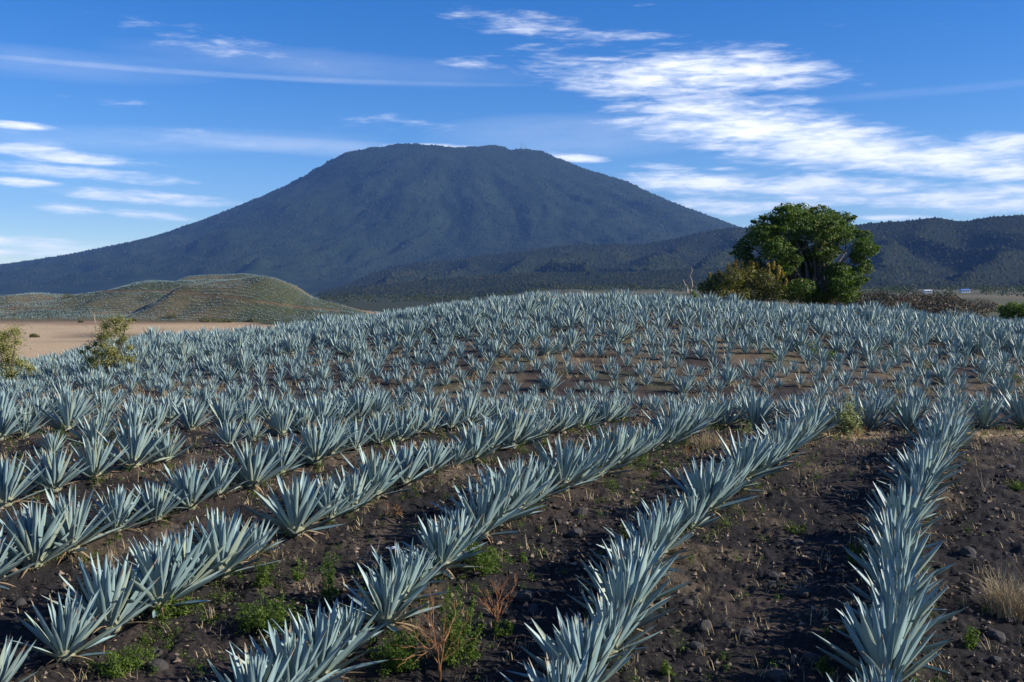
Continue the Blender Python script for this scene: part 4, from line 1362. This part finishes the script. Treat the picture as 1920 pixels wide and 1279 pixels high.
V, Q, R = leaves_in(px_lobes([(1299, 549, 5), (1303, 555, 4)], 68.0, o_, np.random.RandomState(3), .1), 500, .04, np.random.RandomState(4), shell=.1)
obj('leafy_sprout', mk('leafy_sprout', V, Q, False, rnd=R, mat=M_WEED), r_)
dead_snag('dead_tree', 'leafless grey dead tree behind the small olive-green thorn tree', 178, 53.0,
          [(166, 575, 176, 592), (181, 574, 177, 586), (140, 600, 172, 622), (135, 612, 165, 635), (190, 590, 180, 605)], 82, .018)

def build_small_weeds():
    rs = np.random.RandomState(29)
    n = 5200
    y = np.sqrt(rs.uniform(9.8 ** 2, 29 ** 2, n)); x = rs.uniform(-.56, .56, n) * y
    ok = (rs.rand(n) < .06 + .6 * np.exp(-((x - ROW_M * y + 7.1) / .35) ** 2) + .3 * np.exp(-((x - ROW_M * y + 10.5) / .35) ** 2) + .25 * np.exp(-(row_dist(x, y) / .6) ** 2) + .9 * np.clip(fbm(x * .3, y * .3, 3, 67), 0, 1))
    x, y = x[ok], y[ok]
    z = gfull(x, y); s = rs.uniform(.03, .13, len(x)) + .07 * rs.rand(len(x)) * (row_dist(x, y) < .7)
    V, Q, R = leaves_in(np.column_stack([x, y, z + s * .6, s, s, s * .9]), 85000, .015, rs, fuzzy=True, up=.7)
    obj('small_weeds', mk('small_weeds', V, Q, False, rnd=R, mat=M_WEED), kind='stuff', label='scattered tiny green weeds sprouting on the soil between near rows', category='weeds')
    n = 260
    y = np.sqrt(rs.uniform(36 ** 2, 68 ** 2, n)); x = rs.uniform(-.56, .56, n) * y
    ok = fbm(x * .12, y * .12, 2, 69) > .05
    x, y = x[ok], y[ok]; s = rs.uniform(.12, .38, len(x))
    V, Q, R = leaves_in(np.column_stack([x, y, gfull(x, y) + s * .6, s * 1.3, s * 1.3, s * .8]), 9000, .04, rs, shell=.02, up=.7)
    obj('slope_weeds', mk('slope_weeds', V, Q, False, rnd=R, mat=M_WEED), kind='stuff', label='yellow-green weed patches between the agaves of the far slope', category='weeds')
build_small_weeds()

# ------------------------------------------------------------------ far things on the right
def build_far_scrub():
    rs = np.random.RandomState(41)
    g_ = []
    cols = []
    lob = []
    for i in range(150):
        px = rs.uniform(1560, 1870); d = rs.uniform(250, 400)
        x = (px - 960) / FPX * d
        if px > 1840 and d < 330: continue
        R = rs.uniform(2.4, 4.2) * (1 - .3 * (px > 1780))
        lob.append((x, d, float(gz(x, d)) + R * .8, R * 1.25, R * 1.2, R * .9))
    V, Q, R = leaves_in(lob, 40000, .32, rs, shell=.55)
    m = leaf_material('scrub_leaf', [(.1, (.025, .032, .014)), (.5, (.040, .042, .018)), (.65, (.070, .045, .022)), (.9, (.115, .060, .030)), (1, (.14, .09, .05))], .15)
    obj('brown_scrub', mk('brown_scrub', V, Q, False, rnd=R, mat=m), kind='stuff', label='band of rusty brown scrub beyond the hilltop on the right', category='scrub')
    lob = []
    for i in range(130):
        px = rs.uniform(1560, 1960); d = rs.uniform(900, 1700)
        if any(abs(px - q) < 26 for q in (1738, 1808)) and d < 1350: continue
        x = (px - 960) / FPX * d; R = rs.uniform(3, 6)
        lob.append((x, d, float(gz(x, d)) + R * .6, R * 1.6, R * 1.4, R * .9))
    for i in range(240):
        px = rs.uniform(300, 1400); d = rs.uniform(1300, 2000)
        x = (px - 960) / FPX * d; R = rs.uniform(4, 7)
        lob.append((x, d, float(gz(x, d)) + R * .5, R * 1.6, R * 1.4, R * .9))
    V, Q, R = leaves_in(lob, 22000, 1.3, rs, shell=.5)
    obj('far_scrub', mk('far_scrub', V, Q, False, rnd=R, mat=M_BUSH), kind='stuff', label='dark scattered trees on the far plain at the foot of the ranges', category='scrub')
    # bushes along the foot of the terraced hill
    lob = []
    for px, d, R in [(318, 556, 2.4), (382, 545, 2.2), (405, 540, 2.8), (425, 542, 1.8), (62, 372, 1.1), (150, 545, 1.0), (250, 550, 1.1), (470, 548, 1.3), (128, 660, 2.4)]:
        x = (px - 960) / FPX * d
        z = max(float(gz(x, d)), float(hill_z(np.array([x]), np.array([d]))[0]))
        lob.append((x, d, z + R * .5, R * 1.3, R, R * .8))
    for i, l in enumerate(sorted(lob, key=lambda l: l[0] / l[1])):
        root = thing('field_bush', 'dark bush near the tan field and terraced hill, %s from the left' % ordinal(i + 1), 'bush', (l[0], l[1], l[2] - l[5] * .7), 0, 'bushes by the tan field')
        V, Q, R = leaves_in([(0, 0, l[5] * .7, l[3], l[4], l[5]), (l[3] * .8, .3, l[5] * .5, l[3] * .6, l[4] * .6, l[5] * .6)], 420, .3, rs, shell=.4)
        obj('foliage', mk('foliage', V, Q, False, rnd=R, mat=M_TALLBUSH), root)
build_far_scrub()

M_WHITE = simple('white_plaster', (.72, .71, .68), (.82, .81, .78), 2)
M_BLUE = simple('blue_sheet_roof', (.10, .18, .42), (.14, .24, .5), 2, .5)
M_GREYROOF = simple('pale_sheet_roof', (.55, .54, .52), (.66, .65, .62), 2, .5)
M_DARK = simple('dark_opening', (.03, .03, .03), (.05, .05, .05), 2)
def box(g, x0, x1, y0, y1, z0, z1):
    V = [(x, y, z) for z in (z0, z1) for y in (y0, y1) for x in (x0, x1)]
    g.add(V, None, [(0, 2, 3, 1), (4, 5, 7, 6), (0, 1, 5, 4), (1, 3, 7, 5), (3, 2, 6, 7), (2, 0, 4, 6)])
def farm_building(label, px, d, w, dep, h, roof):
    x = (px - 960) / FPX * d; z = float(gz(x, d))
    root = thing('farm_building', label, 'building', (x, d, z))
    g = Geo(); box(g, -w / 2, w / 2, -dep / 2, dep / 2, -.6, h); obj('wall', g.mesh('wall', M_WHITE), root)
    g = Geo()
    o = .4; q = w / 2 + o; e = dep / 2 + o
    g.add([(-q, -e, h), (q, -e, h), (q, e, h), (-q, e, h), (-q, 0, h + dep * .22), (q, 0, h + dep * .22), (-q, -e, h + .15), (q, -e, h + .15), (q, e, h + .15), (-q, e, h + .15)],
          [(0, 4, 3), (1, 2, 5)], [(6, 7, 5, 4), (8, 9, 4, 5), (0, 1, 7, 6), (2, 3, 9, 8), (0, 3, 2, 1)])
    obj('roof', g.mesh('roof', roof), root)
    for k in (-.28, .05, .3):
        g = Geo(); box(g, k * w - .5, k * w + .5, -dep / 2 - .06, -dep / 2 + .05, .9, 2.1); obj('window', g.mesh('window', M_DARK), root)
farm_building('low white farm shed on the plain right of the big tree', 1738, 1150, 8, 6, 2.6, M_GREYROOF)
farm_building('small farm shed with blue roof on the plain at far right', 1808, 1200, 10, 7, 3.0, M_BLUE)

def mast(label, px, base_py, top_py, wpx, seed, dishes):
    y = VD - 30
    b = at(px, base_py, y)
    x = b[0]
    z = float(volcano_z(np.array([x]), np.array([y]))[0]) - 4
    H = float(at(px, top_py, y)[2]) - z
    root = thing('radio_mast', label, 'mast', (x, y, z))
    w = wpx * y / FPX / 2
    g = Geo()
    for sx, sy in ((-1, -1), (1, -1), (1, 1), (-1, 1)):
        tube(g, [(sx * w, sy * w, 0), (sx * w * .45, sy * w * .45, H * .8)], [.9, .8], 4)
    for k in range(7):
        z0 = H * .8 * k / 7; z1 = H * .8 * (k + 1) / 7
        a0 = w * (1 - .55 * k / 7); a1 = w * (1 - .55 * (k + 1) / 7)
        tube(g, [(-a0, -a0, z0), (a1, -a1, z1)], [.5, .5], 4); tube(g, [(a0, -a0, z0), (-a1, -a1, z1)], [.5, .5], 4)
        tube(g, [(-a1, -a1, z1), (a1, -a1, z1)], [.5, .5], 4)
        tube(g, [(-a0, a0, z0), (-a1, -a1, z1)], [.5, .5], 4); tube(g, [(a0, a0, z0), (a1, -a1, z1)], [.5, .5], 4)
    obj('lattice', g.mesh('lattice', M_MAST), root)
    g = Geo(); tube(g, [(0, 0, H * .75), (0, 0, H)], [1.0, .6], 5); obj('antenna', g.mesh('antenna', M_MAST), root)
    for k in range(dishes):
        g = Geo(); zz = H * (.4 + .15 * k)
        tube(g, [(0, -w * .7, zz), (0, -w * .7 - 1.2, zz)], [1.2, 2.4], 10)
        obj('dish', g.mesh('dish', M_WHITE), root)
M_MAST = simple('mast_steel', (.36, .33, .32), (.5, .46, .44), .2, .6)
mast('tall lattice radio mast with dishes right of the volcano summit notch', 978, 283, 264, 2.8, 1, 3)
mast('short radio mast on the left part of the volcano summit', 842, 281, 271, 1.4, 2, 1)
mast('thin radio mast right beside the tall lattice mast on the volcano', 984, 283, 270, .8, 3, 0)

# a scrap of white plastic on the soil
p = hit(735, 1036, 7, 40)
g = Geo()
gx, gy = np.meshgrid(np.linspace(-.09, .09, 7), np.linspace(-.06, .06, 6))
gzz = .03 + .035 * fbm(gx * 14, gy * 14, 3, 5) + .012 * np.sin(gx * 60)
idx = np.arange(42).reshape(6, 7)
g.add(np.stack([gx, gy, gzz], -1).reshape(-1, 3), None, np.stack([idx[:-1, :-1], idx[:-1, 1:], idx[1:, 1:], idx[1:, :-1]], -1).reshape(-1, 4))
o = obj('plastic_scrap', g.mesh('plastic_scrap', M_WHITE, True), None, p)
o['label'] = 'crumpled white plastic scrap on the soil between rows'; o['category'] = 'litter'

# ------------------------------------------------------------------ haze
def build_haze():
    g = Geo()
    box(g, -12600, 12600, -12600, 12600, -17, 1090)
    m = bpy.data.materials.new('haze'); m.use_nodes = True
    nt = m.node_tree; nt.nodes.clear()
    o = nt.nodes.new('ShaderNodeOutputMaterial'); v = nt.nodes.new('ShaderNodeVolumePrincipled')
    v.inputs['Color'].default_value = (.20, .43, 1.0, 1)
    v.inputs['Density'].default_value = 4.0e-5
    v.inputs['Anisotropy'].default_value = 0.0
    nt.links.new(v.outputs[0], o.inputs['Volume'])
    obj('haze', g.mesh('haze', m), kind='stuff')
build_haze()
